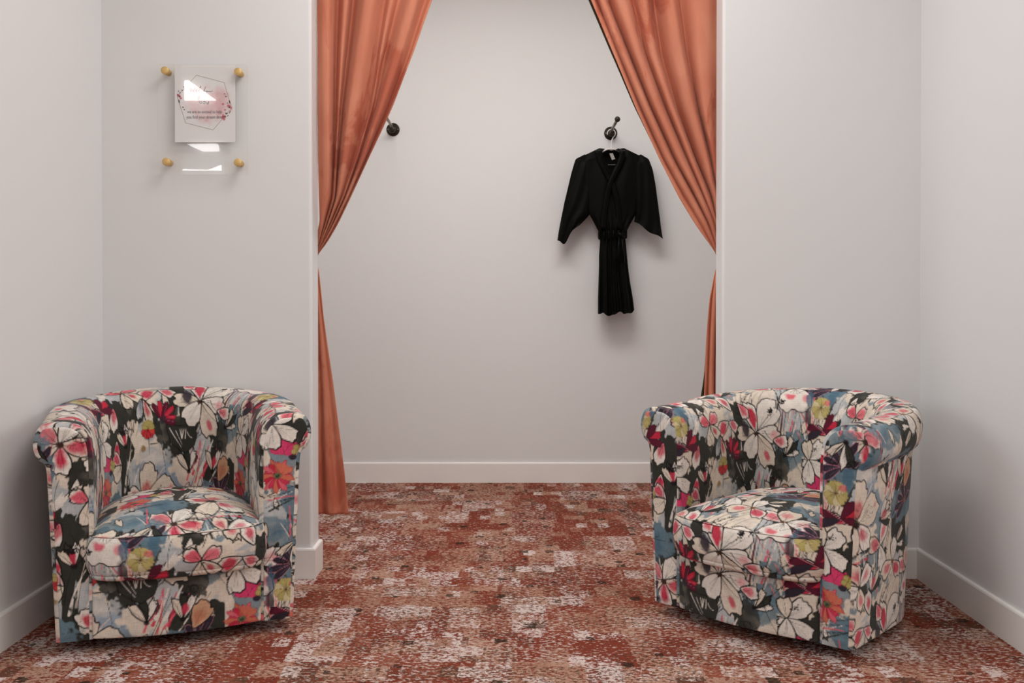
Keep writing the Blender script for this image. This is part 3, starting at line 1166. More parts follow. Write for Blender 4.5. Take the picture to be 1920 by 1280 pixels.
def shell_part(name, p0, p1, parent, offs, front=None):
    n = int((p1 - p0) / STEP) + 1
    p = np.linspace(p0, p1, n)
    x, y, nx, ny = path_frame(p)
    npf = len(PROF)
    Pp = np.repeat(p[:, None], npf, 1)                  # rows: along path, cols: profile
    U = np.repeat(PROF[None, :, 0], n, 0).copy()
    Z = np.repeat(PROF[None, :, 1], n, 0).copy()
    # inset: eased front edge and soft seam grooves
    inset = np.zeros(n)
    for end, isf in ((p0, front == 'start'), (p1, front == 'end')):
        d = np.abs(p - end)
        if isf:
            q = np.clip(1 - d / BEV, 0, 1)
            inset = np.maximum(inset, BEV * (1 - np.sqrt(np.clip(1 - q * q, 0, 1))))
        else:
            q = np.clip(1 - d / 0.007, 0, 1)
            inset = np.maximum(inset, 0.0028 * q * q)
    U -= inset[:, None] * PNORM[None, :, 0]
    Z -= inset[:, None] * PNORM[None, :, 1]
    # back rises and its roll is tighter; inside of the back leans
    lf = lift(p)[:, None]
    hgt = np.clip((Z - 0.30) / 0.36, 0, 1)
    Z += lf * hgt
    bk = lf / 0.036
    inner = (np.arange(npf) >= NPRO)[None, :]
    U = np.where((U > 0.022), 0.022 + (U - 0.022) * (1 - 0.30 * bk), U)
    lean = np.clip((0.62 - Z) / 0.40, 0, 1)
    U = np.where(inner, U - 0.028 * bk * lean, U)
    # soft padding on the inside
    pad = 0.006 * np.sin(np.clip((Z - .33) / .28, 0, 1) * math.pi) * np.sin(np.clip((p - p0) / (p1 - p0), 0, 1) * math.pi)[:, None]
    U = np.where(inner, U - pad, U)
    X = x[:, None] + nx[:, None] * U
    Y = y[:, None] + ny[:, None] * U
    V = np.stack([X, Y, Z], -1).reshape(-1, 3)
    f = grid_faces(npf, n)
    f = np.vstack([f, np.stack([np.arange(n - 1) * npf + npf - 1, np.arange(n - 1) * npf, np.arange(1, n) * npf, np.arange(1, n) * npf + npf - 1], 1)])
    # cloth coordinates
    mid = PLEN / 2
    rr = (RB - 0.06) / RB
    uc = np.where(p < ARM, p - ARM - 0, np.where(p > ARM + math.pi * RB, p - (ARM + math.pi * RB), 0))
    ang = (np.clip(p, ARM, ARM + math.pi * RB) - mid) * rr + uc
    Uin = np.repeat(ang[:, None], npf, 1)
    top = _seg[NPRO - 1]
    Vin = np.repeat((0.66 - (_seg - top))[None, :], n, 0)        # cloth height, 0.66 at the crest
    Uout = -Pp
    Vout = np.repeat(PROF[None, :, 1], n, 0)
    ki = np.arange(npf) >= TUCK
    u = np.where(ki[None, :], Uin, Uout).ravel()
    v = np.where(ki[None, :], Vin, Vout).ravel()
    ci = sample(u, v, *offs['inner'])
    co = sample(u, v, *offs['outer'])
    kk = np.tile(ki, n)[:, None]
    cols = np.where(kk, ci, co)
    return from_np(name, V, f, M_PRINT, parent, cols, uv=np.stack([u, v], 1))


def arm_cap(name, side, parent, off):
    """flat upholstered front of an arm; side=-1 left, +1 right (as the viewer sees it)"""
    k = 200
    po, _ = resample(_po - BEV * PNORM[:NPRO], k)
    pi_, _ = resample((_pi - BEV * PNORM[NPRO - 1:])[::-1], k)
    # close the inset gap at the crest
    pi_[-1] = po[-1]
    m = 60
    t = np.linspace(0, 1, m)
    UU = pi_[:, None, 0] * (1 - t) + po[:, None, 0] * t
    ZZ = pi_[:, None, 1] * (1 - t) + po[:, None, 1] * t
    ZZ = np.maximum(ZZ, ZB)
    wid = np.abs(po[:, 0] - pi_[:, 0])[:, None]
    s = np.linspace(0, 1, k)[:, None]
    dome = 0.006 * np.sqrt(np.clip(1 - (2 * t - 1) ** 4, 0, 1)) * np.clip((1 - s) * 14, 0, 1) ** 0.5 * np.clip(s * 30, 0, 1)
    X = side * (RB + UU)
    Y = 0.0 - dome
    V = np.stack([X, np.broadcast_to(Y, X.shape), ZZ], -1).reshape(-1, 3)
    f = grid_faces(m, k)
    if side < 0:
        f = f[:, ::-1]
    cols = sample(X.ravel(), ZZ.ravel(), *off)
    return from_np(name, V, f, M_PRINT, parent, cols, uv=np.stack([X.ravel(), ZZ.ravel()], 1))


def front_panel(parent, off):
    hw = 0.234
    nx_, bow = 170, 0.034
    x = np.linspace(-hw, hw, nx_)
    prof = [(0.05, ZB), (0.008, ZB + .001), (0.0, ZB + .008), (-0.001, .08), (-0.001, .16), (0.0, .205), (0.010, .222), (0.06, .226), (.14, .226)]
    pr, s = resample(catmull(prof, 10), 130)
    b = bow * (1 - (x / hw) ** 2)
    edge = 0.006 * np.clip((np.abs(x) - (hw - .008)) / .008, 0, 1) ** 2
    X = np.repeat(x[None, :], len(pr), 0)
    Y = pr[:, 0][:, None] - (b - edge)[None, :] - 0.002
    Z = np.repeat(pr[:, 1][:, None], nx_, 1)
    V = np.stack([X, Y, Z], -1).reshape(-1, 3)
    cols = sample(X.ravel() * 1.02, np.repeat(s[:, None], nx_, 1).ravel(), *off)
    return from_np('front_panel', V, grid_faces(nx_, len(pr)), M_PRINT, parent, cols, uv=np.stack([X.ravel() * 1.02, np.repeat(s[:, None], nx_, 1).ravel()], 1))


def cushion(parent, off_top, off_side):
    half = [(0, -.072), (.08, -.069), (.15, -.060), (.200, -.044), (.233, -.018), (.243, .008), (.240, .026), (.233, .045), (.231, .12), (.231, .25), (.226, .36), (.205, .44), (.16, .505), (.09, .548), (0, .562)]
    loop = half + [(-a, b) for a, b in half[-2:0:-1]]
    P = np.array(loop + loop[:1])
    c = catmull(P, 24)
    na = 620
    ring, sl = resample(c, na + 1)
    ring = ring[:-1]
    sl = sl[:-1]
    cen = np.array([0, .23])
    # radial profile rows: (scale of outline, extra outward metres, z)
    rows = []
    nt_ = 95
    for k in range(nt_):
        q = k / (nt_ - 1)
        rows.append((max(q, 0.004) * 1.0, -0.003 * q, 0.339 + 0.052 * (1 - q ** 3.0)))
    edge = [(-.003, .339), (-.0005, .3365), (-.0035, .3345), (-.0005, .332), (.004, .322), (.0085, .30), (.010, .275), (.008, .25), (.002, .232), (-.002, .2265), (-.0035, .2245), (-.002, .2220), (-.006, .214), (-.02, .208), (-.06, .206)]
    ed, es = resample(catmull(edge, 10), 105)
    for (o_, z_) in ed[1:]:
        rows.append((1.0, o_, z_))
    rows = np.array(rows)
    tang = np.roll(ring, -1, 0) - np.roll(ring, 1, 0)
    nrm = np.stack([tang[:, 1], -tang[:, 0]], 1)
    nrm /= np.linalg.norm(nrm, axis=1)[:, None]
    nr = len(rows)
    pts = cen + (ring - cen)[None] * rows[:, 0][:, None, None] + nrm[None] * rows[:, 1][:, None, None]
    # slight slump of the crown towards the front
    Z = np.repeat(rows[:, 2][:, None], na, 1)
    Z = Z - 0.008 * np.clip((0.10 - pts[..., 1]) / .18, 0, 1) * (np.arange(nr)[:, None] < nt_)
    V = np.concatenate([pts, Z[..., None]], -1).reshape(-1, 3)
    f = grid_faces(na, nr, True)
    # cloth coordinates
    top = (np.arange(nr) < nt_) | (rows[:, 2] > .3346)
    ut, vt = pts[..., 0], pts[..., 1]
    drop = np.maximum(0, .339 - Z)
    vt = vt - drop
    us = np.repeat((np.where(sl > sl[-1] / 2, sl - sl[-1], sl))[None], nr, 0)
    # loop starts at the middle of the front and runs to the right
    vs = Z
    ct = sample(ut.ravel(), vt.ravel(), *off_top)
    cs = sample(us.ravel(), vs.ravel(), *off_side)
    kk = np.repeat(top[:, None], na, 1).ravel()[:, None]
    o = from_np('seat_cushion', V, f, M_PRINT, parent, np.where(kk, ct, cs), uv=np.where(kk, np.stack([ut.ravel(), vt.ravel()], 1), np.stack([us.ravel(), vs.ravel()], 1)))
    return o


def make_chair(loc, rz, label, offs):
    t = empty('barrel_chair', loc, rz)
    tag(t, label, 'armchair', 'floral swivel armchairs')
    q = ARM + math.pi * RB * 0.29
    for nm, p0, p1, fr in (('armrest', 0.0, q, 'start'), ('backrest', q, PLEN - q, None), ('armrest', PLEN - q, PLEN, 'end')):
        o = shell_part(nm, p0, p1, t, offs, fr)
        if fr:
            arm_cap('arm_front', -1 if fr == 'start' else 1, o, offs['cap_l'] if fr == 'start' else offs['cap_r'])
    front_panel(t, offs['front'])
    cushion(t, offs['top'], offs['side'])
    bm = bmesh.new()
    lathe(bm, [(0, 0), (.20, 0), (.205, .004), (.205, .018), (.15, .020), (.15, .032), (.24, .034), (.24, .06), (0, .06)], 48)
    b = from_bm('swivel_base', bm, M_PLINTH, t)
    b.location = (0, ARM, 0)
    tag(b, 'round black swivel base under the chair')
    return t


W0 = (.245, .225)      # tile point of the bell flower, a landmark
OFF_L = dict(inner=(.218, -.225), outer=(.1, .05), cap_l=(.972, -.033), cap_r=(.263, -.373),
             front=(.366, .036), top=(.67, .585), side=(.67, .143))
OFF_R = dict(inner=(.596, -.135), outer=(.37, .31), cap_l=(.943, -.206), cap_r=(.287, -.054),
             front=(.381, .151), top=(.349, .50), side=(.349, .08))
chair_l = make_chair((-.975, 2.905, 0), R(19.8), 'floral barrel swivel armchair on the left, beneath the acrylic wall sign, turned slightly right', OFF_L)
chair_r = make_chair((.695, 2.955, 0), R(-43), 'floral barrel swivel armchair right of the doorway, turned sharply left with its outer side showing', OFF_R)

# ------------------------------------------------------------------ curtains
def curtain_mesh(name, ky, lines, depth, amp, yc, clampfn, mat, parent=None, nrow=260, sub=9, thick=0.004):
    """lines: rows = fold lines, columns = x at picture heights ky; turned into metres at each line's own depth"""
    ky = np.array(ky, float)
    lines = np.array(lines, float)
    nl = len(lines)
    ys = np.linspace(ky[0], ky[-1], nrow)
    ncol = (nl - 1) * sub + 1
    t = np.linspace(0, nl - 1, ncol)
    V = np.zeros((nrow, ncol, 3))
    for j, y in enumerate(ys):
        xl = np.array([np.interp(y, ky, l) for l in lines])
        g = np.interp(y, ky, amp)
        Y0 = np.interp(y, ky, yc)
        # smooth interpolation across the fold lines (cosine -> rounded pleats)
        i0 = np.minimum(t.astype(int), nl - 2)
        fr = t - i0
        sm = (1 - np.cos(fr * math.pi)) / 2
        # broad rounded ridges, tight valleys
        sm = np.where(depth[i0 + 1] > depth[i0], sm ** 1.7, 1 - (1 - sm) ** 1.7)
        dd = depth[i0] * (1 - sm) + depth[i0 + 1] * sm
        xx = xl[i0] * (1 - fr) + xl[i0 + 1] * fr
        YY = Y0 + dd * g + 0.004 * math.sin(y * 0.021) * np.sin(t * 1.7) * min(1, g * 2)
        dx, dz = ray(960, y)
        zz = HC + dz * Y0
        a = (xx - 960.0) / F / (math.cos(PITCH) + (-(y - CY) / F) * math.sin(PITCH))
        XX = clampfn(a * YY, YY)
        V[j, :, 0] = XX
        V[j, :, 1] = YY
        V[j, :, 2] = zz
    # ease the knots so the cloth falls in smooth lines
    for _ in range(6):
        V[1:-1] = 0.25 * V[:-2] + 0.5 * V[1:-1] + 0.25 * V[2:]
    o = from_np(name, V.reshape(-1, 3), grid_faces(ncol, nrow), mat, parent)
    if thick:
        s = o.modifiers.new('cloth', 'SOLIDIFY')
        s.thickness = thick
        s.offset = 1
    return o


# left panel: from the jamb (first line) to its inner edge (last line)
KYL = [-250, 0, 100, 200, 300, 370, 420, 455, 469, 482, 510, 590, 720, 880, 964]
LL = [
    # e0
    [590, 590, 591, 593, 595, 596, 596, 594, 592, 586, 580, 572, 562, 556, 552],
    [612, 610, 611, 612, 613, 611, 604, 597, 593, 586, 581, 575, 566, 560, 556],
    [640, 634, 631, 629, 628, 625, 609, 599, 593.5, 586.5, 582, 578, 570, 565, 561],
    [660, 648, 641, 635, 630, 626.5, 611, 600, 594, 587, 583, 581, 575, 570, 566],
    [680, 662, 651, 640, 632, 628, 613, 601, 594.5, 587, 584, 583, 579, 575, 572],
    [725, 692, 674, 659, 645, 634, 616, 602, 595, 587.5, 585, 586, 583, 580, 578],
    [770, 721, 707, 692, 664, 641, 619, 604, 596, 588, 586, 588, 588, 586, 584],
    [790, 733, 715, 697, 668, 643.5, 621, 605, 596.5, 588, 588, 592, 594, 594, 594],
    [812, 746, 721, 702, 672, 646, 623, 606, 597, 588.5, 590, 595, 600, 603, 605],
    [850, 778, 748, 716, 680, 650.5, 627, 608, 598, 589, 592, 599, 607, 615, 619],
    [880, 797, 766, 729, 685, 654, 630, 610, 599, 589, 594, 603, 616, 630, 637],
    [900, 810, 775, 735, 689, 657, 633, 612, 600, 590, 598, 606, 625, 645, 654],
]
DL = np.array([0.0, -.030, .055, .004, .060, -.034, .040, -.002, .034, -.030, .026, .0])
AL = [1.1, 1, .95, .85, .7, .55, .42, .3, .25, .18, .12, .14, .2, .28, .32]
YL_ = [3.655, 3.655, 3.655, 3.655, 3.66, 3.675, 3.695, 3.715, 3.725, 3.73, 3.735, 3.745, 3.755, 3.765, 3.77]


def clampL(X, Y):
    return np.where(Y < YJ + .006, np.maximum(X, OL + .005), X)


cl = curtain_mesh('velvet_curtain', KYL, LL, DL, AL, YL_, clampL, M_VELVET)
tag(cl, 'terracotta velvet curtain tied back at the left side of the doorway', 'curtain', 'tied-back velvet curtains')

KYR = [-250, 0, 100, 200, 300, 370, 420, 455, 472, 485, 510, 560, 620, 700, 760, 970]
LR = [
    [1349, 1347, 1347, 1347, 1348, 1352, 1354, 1355, 1356, 1358, 1364, 1368, 1372, 1376, 1378, 1384],
    [1322, 1318, 1318, 1322, 1340, 1349, 1352, 1353, 1354, 1357, 1362, 1365, 1368, 1371, 1372, 1376],
    [1262, 1275, 1288, 1309, 1334, 1347, 1350, 1352, 1353, 1356, 1360, 1362, 1364, 1366, 1367, 1370],
    [1236, 1258, 1274, 1296, 1325, 1342, 1348, 1350, 1352, 1355, 1358, 1360, 1361, 1362, 1363, 1365],
    [1196, 1226, 1240, 1268, 1305, 1336, 1346, 1349, 1351, 1354, 1356, 1357, 1358, 1358, 1358, 1360],
    [1160, 1206, 1224, 1258, 1297, 1326, 1344, 1348, 1350, 1353, 1354, 1355, 1355, 1354, 1354, 1355],
    [1126, 1188, 1211, 1249, 1291, 1320, 1341, 1347, 1349, 1352, 1352, 1352, 1351, 1350, 1349, 1350],
    [1085, 1163, 1194, 1232, 1276, 1311, 1335, 1344, 1348, 1351, 1350, 1348, 1347, 1345, 1345, 1345],
    [1055, 1141, 1181, 1220, 1266, 1305, 1329, 1341, 1346, 1350, 1348, 1345, 1343, 1341, 1340, 1339],
    [1035, 1128, 1168, 1209, 1254, 1294, 1322, 1337, 1344, 1349, 1345, 1340, 1338, 1336, 1335, 1333],
    [1025, 1120, 1160, 1202, 1246, 1284, 1314, 1333, 1342, 1348, 1342, 1335, 1331, 1328, 1326, 1324],
    [1010, 1108, 1150, 1191, 1237, 1273, 1303, 1328, 1341, 1347, 1340, 1330, 1325, 1322, 1319, 1316],
]
DR = np.array([-.004, -.026, .046, -.022, .062, -.012, .036, -.026, .040, -.020, .024, .0])
AR = [1.1, 1, 1, .95, .85, .7, .5, .35, .25, .22, .3, .5, .6, .7, .8, .9]
YR_ = [3.735] * 7 + [3.738, 3.742, 3.745, 3.75, 3.752, 3.755, 3.76, 3.76, 3.765]


def clampR(X, Y):
    return X


cr_ = curtain_mesh('velvet_curtain', KYR, LR, DR, AR, YR_, clampR, M_VELVET)
tag(cr_, 'terracotta velvet curtain with dark lining tied back at the right side of the doorway', 'curtain', 'tied-back velvet curtains')
LN = [list(r) for r in LR]
off_e = [-7, -5, -4, -2, 1, 2, 3, 4, 4, 3, 3, 2, 1, -1, -8, -26]
for i in range(len(LN)):
    w = max(0, (i - 5) / 6.0)
    LN[i] = [a + o * w for a, o in zip(LN[i], off_e)]
ln = curtain_mesh('curtain_lining', KYR, LN, DR * 0.6, AR, [y + .060 for y in YR_], clampR, M_LINING, cr_)
tag(ln, 'dark olive brown lining of the curtain')

# rod above the doorway, the curtains' heads are gathered on it
bm = bmesh.new()
zr = (at(960, -250, 3.70)).z - .012
tube(bm, [(OL - .10, 3.70, zr), (OR + .10, 3.70, zr)], .011, 16)
rod = from_bm('curtain_rod', bm, M_BLACKMETAL)
tag(rod, 'dark metal curtain rod above the doorway', 'curtain rod')

# ------------------------------------------------------------------ wall hooks
def wall_hook(px, py, label):
    p = at(px, py, YB)
    t = empty('wall_hook', (p.x, YB, p.z))
    tag(t, label, 'hook', 'dark wall hooks')
    bm = bmesh.new()
    lathe(bm, [(0, 0), (.0355, 0), (.0355, .004), (.033, .0065), (.022, .008), (.021, .012), (0, .012)], 40, FACE_CAM)
    fl = from_bm('flange', bm, M_BLACKMETAL, t)
    for s in (-1, 1):
        bm = bmesh.new()
        lathe(bm, [(.0034, .006), (.0034, .0085), (.0018, .0098), (0, .010)], 12, Matrix.Translation((s * .0265, 0, 0)) @ FACE_CAM)
        tag(from_bm('screw', bm, M_STEEL, fl), 'pale screw head in the flange')
    bm = bmesh.new()
    lathe(bm, [(0, .010), (.016, .010), (.012, .014), (.012, .034), (.0165, .038), (.0185, .044), (.0165, .052), (.011, .055), (0, .056)], 32,
          Matrix.Translation((0, 0, -.006)) @ FACE_CAM)
    from_bm('lower_knob', bm, M_BLACKMETAL, t)
    bm = bmesh.new()
    tube(bm, [(0, -.06, .006), (0, -.16, .012), (0, -.335, .016)], .0075, 16)
    tag(from_bm('peg', bm, M_STEEL, t), 'grey metal peg')
    bm = bmesh.new()
    prof = [(.0145 * math.sin(a), -.0145 * math.cos(a)) for a in np.linspace(0.0, math.pi, 14)]
    lathe(bm, prof, 24, Matrix.Translation((0, -.345, .016)) @ FACE_CAM)
    from_bm('end_ball', bm, M_BLACKMETAL, t)
    return t, p


hk_l, hp_l = wall_hook(737, 243, 'dark round wall hook half hidden by the left curtain, holding nothing')
hk_r, hp_r = wall_hook(1145, 250, 'dark round wall hook that carries the hanger and black robe')

# ------------------------------------------------------------------ hanger and robe
YH = YB - .085        # plane of the hanger
HX = at(1145, 300, YH).x


def hp(px, py, y=YH):
    return at(px, py, y)


hang = empty('clothes_hanger', hp(1145, 300))
tag(hang, 'clear white plastic hanger hung from the right wall hook', 'hanger')
inv = -hang.location
kx, kz = hp_r.x, hp_r.z - .006
bm = bmesh.new()
pts = []
for a in np.linspace(200, -60, 22):
    pts.append(Vector((kx + .0215 * math.cos(R(a)), YB - .036, kz + .0215 * math.sin(R(a)))))
# neck goes from the hook's tail down to the shoulder piece
pts += [Vector((kx + .004, YB - .05, kz - .032)), Vector((kx - .004, YB - .075, kz - .050)), hp(1146, 279), hp(1146, 282)]
tube(bm, [p + inv for p in pts], .0030, 10)
from_bm('hook', bm, M_HANGER, hang)
bm = bmesh.new()
arm = catmull(np.array([(1090, 303), (1108, 296), (1128, 285), (1138, 280), (1146, 279), (1154, 280), (1166, 286), (1186, 296), (1204, 303)]), 5)
tube(bm, [hp(a, b) + inv for a, b in arm], .0048, 10)
tag(from_bm('shoulder_bar', bm, M_HANGER, hang), 'white sloping shoulder bar')
bm = bmesh.new()
tube(bm, [hp(1090, 303) + inv, hp(1096, 308) + inv, hp(1145, 309) + inv, hp(1198, 308) + inv, hp(1204, 303) + inv], .0024, 10)
tag(from_bm('lower_bar', bm, M_HANGBAR, hang), 'grey lower bar of the hanger')


def tube_cloth(rows, halfd, n, folds, cap=True, neck=None):
    """closed cloth tube. rows: list of (left px point, right px point); halfd: half depth in metres per row"""
    V = []
    m = len(rows)
    for j, (a, b) in enumerate(rows):
        for i in range(n):
            th = 2 * math.pi * i / n
            s = 0.5 - 0.5 * math.cos(th)             # 0 left .. 1 right
            front = math.sin(th)                      # >0 : front (towards the room)
            px = a[0] + (b[0] - a[0]) * s
            py = a[1] + (b[1] - a[1]) * s
            hd = halfd[j]
            fx, fy = folds(s, j / (m - 1), front)
            if neck:
                py += neck(s, j, front)
            sgn = 1 if front >= 0 else -1
            d = hd * sgn * abs(front) ** 0.6
            yy = YH - d - fy * max(0, front) ** .5 if front > 0 else YH - d
            yy = min(yy, YB - .004)
            V.append(at(px + fx, py, yy))
    F_ = grid_faces(n, m, True)
    return np.array([tuple(v) for v in V]), F_


robe = empty('satin_robe', hp(1145, 440))
tag(robe, 'short black satin robe hanging on the back wall', 'robe')
rinv = np.array(-robe.location)


def rows_from(knots, m):
    """knots: list of (lx,ly,rx,ry)"""
    k = np.array(knots, float)
    c = np.stack([np.interp(np.linspace(0, len(k) - 1, m), np.arange(len(k)), k[:, q]) for q in range(4)], 1)
    for _ in range(2):
        c[1:-1] = .25 * c[:-2] + .5 * c[1:-1] + .25 * c[2:]
    return [((r[0], r[1]), (r[2], r[3])) for r in c]


bodyk = [(1094, 292, 1200, 292), (1088, 308, 1209, 308), (1092, 330, 1206, 330), (1098, 365, 1200, 365), (1104, 400, 1193, 400), (1115, 420, 1182, 420),
         (1123, 436, 1174, 436), (1125, 452, 1173, 450), (1123, 480, 1176, 480), (1123, 500, 1178, 500), (1122, 530, 1182, 530), (1121, 560, 1187, 558), (1121, 589, 1190, 583)]
MB_ = 150
rw = rows_from(bodyk, MB_)
hd = np.interp(np.linspace(0, 1, MB_), [0, .06, .2, .45, .55, .7, 1], [.020, .034, .040, .040, .030, .036, .046])


def body_folds(s, t, front):
    low = max(0, (t - .5) / .5)
    up = max(0, 1 - t / .5)
    f = low * (0.010 * math.sin(s * 31 + 1.2) + .006 * math.sin(s * 53)) + .006 * up * math.sin(s * 17 + t * 9)
    waist = math.exp(-((t - .5) / .12) ** 2)
    f += waist * .008 * math.sin(s * 40 + 6 * t)
    return 0.8 * low * math.sin(s * 23) * 1.2, f


def body_neck(s, j, front):
    # shoulders slope, collar at the nape, V opening in front; ragged hem
    fade = max(0, 1 - j / 34.0)
    slope = -14.5 * min(1.0, (1 - abs(2 * s - 1)) / .56)
    nape = 4.0 * math.exp(-((s - .5) / .13) ** 2)
    v = 0.0
    if front > 0.0:
        v = 40 * max(0, 1 - abs(s - .5) / .19) ** .8 * min(1, front * 3)
    hem = 0.0
    if j > MB_ - 30:
        q = (j - (MB_ - 30)) / 29.0
        hem = q * (2.6 * math.sin(s * 13 + 3.4) + 1.2 * math.sin(s * 29) + 10 * s * (1 - s))
    return fade * (slope + nape + v) + hem


V, Fc = tube_cloth(rw, hd, 160, body_folds, neck=body_neck)
body = from_np('robe_body', V + rinv, Fc, M_SATIN, robe)
sl_l = [(1096, 289.5, 1112, 294), (1079, 298, 1112, 318), (1071, 325, 1110, 350), (1064, 355, 1108, 380), (1058, 380, 1105, 403), (1053, 405, 1097, 412), (1048, 430, 1092, 417), (1045, 449, 1087, 422)]
sl_r = [(1184, 294, 1202, 289.5), (1184, 318, 1216.5, 298), (1186, 345, 1224, 318), (1188, 370, 1229, 345), (1190, 390, 1233, 375), (1191, 402, 1237, 405), (1190, 410, 1240, 430), (1189, 416, 1243, 449)]
for nm, kn, sgn in (('sleeve', sl_l, -1), ('sleeve', sl_r, 1)):
    ms = 70
    rws = rows_from(kn, ms)
    hds = np.interp(np.linspace(0, 1, ms), [0, .12, .5, 1], [.006, .026, .034, .034])

    def sfold(s, t, front, sgn=sgn):
        return 0.0, .006 * math.sin(s * 14 + t * 8 + sgn) * (t ** .5)

    def cuff(s, j, front, sgn=sgn):
        # the lowest corner of the left cuff turns down
        q = max(0, (j - 52) / 17.0)
        if sgn < 0:
            return q * 17 * math.exp(-((s - .33) / .22) ** 2)
        return q * (-2.0 * math.sin(s * 9))
    V, Fc = tube_cloth(rws, hds, 72, sfold, neck=cuff)
    o = from_np(nm, V + rinv, Fc, M_SATIN, robe)
    # narrow stitched satin bands above the cuff
    for fr_ in (0.72,):
        ja = int(fr_ * ms)
        Vb = V.reshape(ms, 72, 3)[ja:ja + 2].copy()
        cen = Vb.mean(axis=(0, 1))
        Vb = cen + (Vb - cen) * 1.012
        Vb[..., 1] -= np.where(Vb[..., 1] < YH, .0012, 0)
        from_np('cuff_seam', Vb.reshape(-1, 3) + rinv, grid_faces(72, 2, True), M_SATINTRIM, o)

# collar bands crossing to the waist
for side in (-1, 1):
    pts = ([(1127, 279), (1121, 286), (1127, 305), (1137, 325), (1150, 350), (1158, 385), (1162, 430)] if side < 0 else
           [(1160, 279), (1167, 286), (1162, 305), (1152, 325), (1142, 350), (1135, 385), (1130, 430)])
    c = catmull(np.array(pts, float), 8)
    Vc = []
    wpx = 5.2
    for i, (a, b) in enumerate(c):
        q = i / (len(c) - 1)
        lift_ = .050 + (.004 if side > 0 else .0) - .014 * max(0, (q - .6) / .4) - .052 * max(0, 1 - q / .14)
        for w in np.linspace(-1, 1, 7):
            Vc.append(at(a + w * wpx, b + (2.0 * abs(w) if q < .1 else 0), YH - lift_ - .005 * (1 - w * w)))
    o = from_np('collar_band', np.array([tuple(v) for v in Vc]) + rinv, grid_faces(7, len(c)), M_SATINTRIM, robe)
    s = o.modifiers.new('cloth', 'SOLIDIFY')
    s.thickness = .003
# nape tag
bm = bmesh.new()
q = [(1142.5, 287.5), (1149, 287), (1153.5, 298), (1147.5, 300)]
vs = [bm.verts.new(at(a, b, YH - .012 + .0006 * (b - 287)) + Vector(rinv)) for a, b in q]
fc = bm.faces.new(vs)
bmesh.ops.solidify(bm, geom=[fc], thickness=.0012)
tag(from_bm('care_tag', bm, M_TAGC, robe, smooth=False), 'small white cloth tag inside the neck')
# belt
rows_b = [((1121.5, 433), (1175.5, 431)), ((1121, 436), (1176, 434)), ((1121, 446), (1176, 444)), ((1122, 449), (1175.5, 447))]
V, Fc = tube_cloth(rows_b, [.036, .040, .040, .036], 96, lambda s, t, f: (0, .008 * math.sin(s * 38)))
from_np('belt', V + rinv, Fc, M_SATINTRIM, robe)
bm = bmesh.new()
tube(bm, [at(a, b, YH - .056) + Vector(rinv) for a, b in ((1158, 436), (1163, 440), (1168, 446))], [.008, .014, .008], 12)
for k, (x0, x1, y1) in enumerate(((1161, 1156, 500), (1166, 1169, 492))):
    tube(bm, [at(x0, 444, YH - .056) + Vector(rinv), at((x0 + x1) / 2 + 1, 470, YH - .055) + Vector(rinv), at(x1, y1, YH - .054) + Vector(rinv)], [.006, .0075, .0085], 8)
from_bm('belt_knot', bm, M_SATINTRIM, robe)

# ------------------------------------------------------------------ acrylic sign
YS = YF - .030
c0 = at(379, 224, YS)
sign = empty('acrylic_sign', (c0.x, YF, c0.z))
tag(sign, 'clear acrylic welcome sign on brass standoffs on the wall above the left armchair', 'sign')


def sg(px, py, y):
    p = at(px, py, y)
    return (p.x - c0.x, y - YF, p.z - c0.z)


def plate(name, px0, py0, px1, py1, y0, y1, mat, parent, bev=.0, seg=3):
    a = sg(px0, py0, YS)
    b = sg(px1, py1, YS)
    bm = bmesh.new()
    box(bm, a[0], b[0], y0 - YF, y1 - YF, b[2], a[2])
    if bev:
        es = [e for e in bm.edges if abs(e.verts[0].co.y - e.verts[1].co.y) > 1e-5]
        bmesh.ops.bevel(bm, geom=es, offset=bev, segments=seg, profile=.5, affect='EDGES')
    return from_bm(name, bm, mat, parent, smooth=False)


plate('acrylic_panel', 294, 120.5, 464, 327, YS, YS + .004, M_ACRYLIC, sign, .006)
M_PAPER = plain('white_card', (.80, .775, .765, 1), .6, .2, nscale=8, namt=.02)
paper = plate('paper_insert', 326.5, 121, 440.5, 266, YS + .0055, YS + .0063, M_PAPER, sign)
tag(paper, 'white paper with pink watercolour hexagon and lettering')
YP = YS + .0052


def card_poly(bm, pts, y=YP):
    vs = [bm.verts.new(sg(a, b, y)) for a, b in pts]
    try:
        bm.faces.new(vs)
    except ValueError:
        pass


def cpx(x, y):
    """coordinates measured on the enlarged crop -> photo"""
    return (320 + x * 130 / 1664, 140 + y * 100 / 1280)


def card_line(bm, pts, w, y=YP):
    """flat ribbon along photo points; w in photo px"""
    P = [Vector(p) for p in pts]
    L_, R_ = [], []
    for i, p in enumerate(P):
        d = (P[min(i + 1, len(P) - 1)] - P[max(0, i - 1)])
        if d.length < 1e-6:
            d = Vector((1, 0))
        d.normalize()
        n = Vector((-d.y, d.x)) * w / 2
        L_.append(bm.verts.new(sg(*(p + n), y)))
        R_.append(bm.verts.new(sg(*(p - n), y)))
    for i in range(len(P) - 1):
        bm.faces.new((L_[i], L_[i + 1], R_[i + 1], R_[i]))


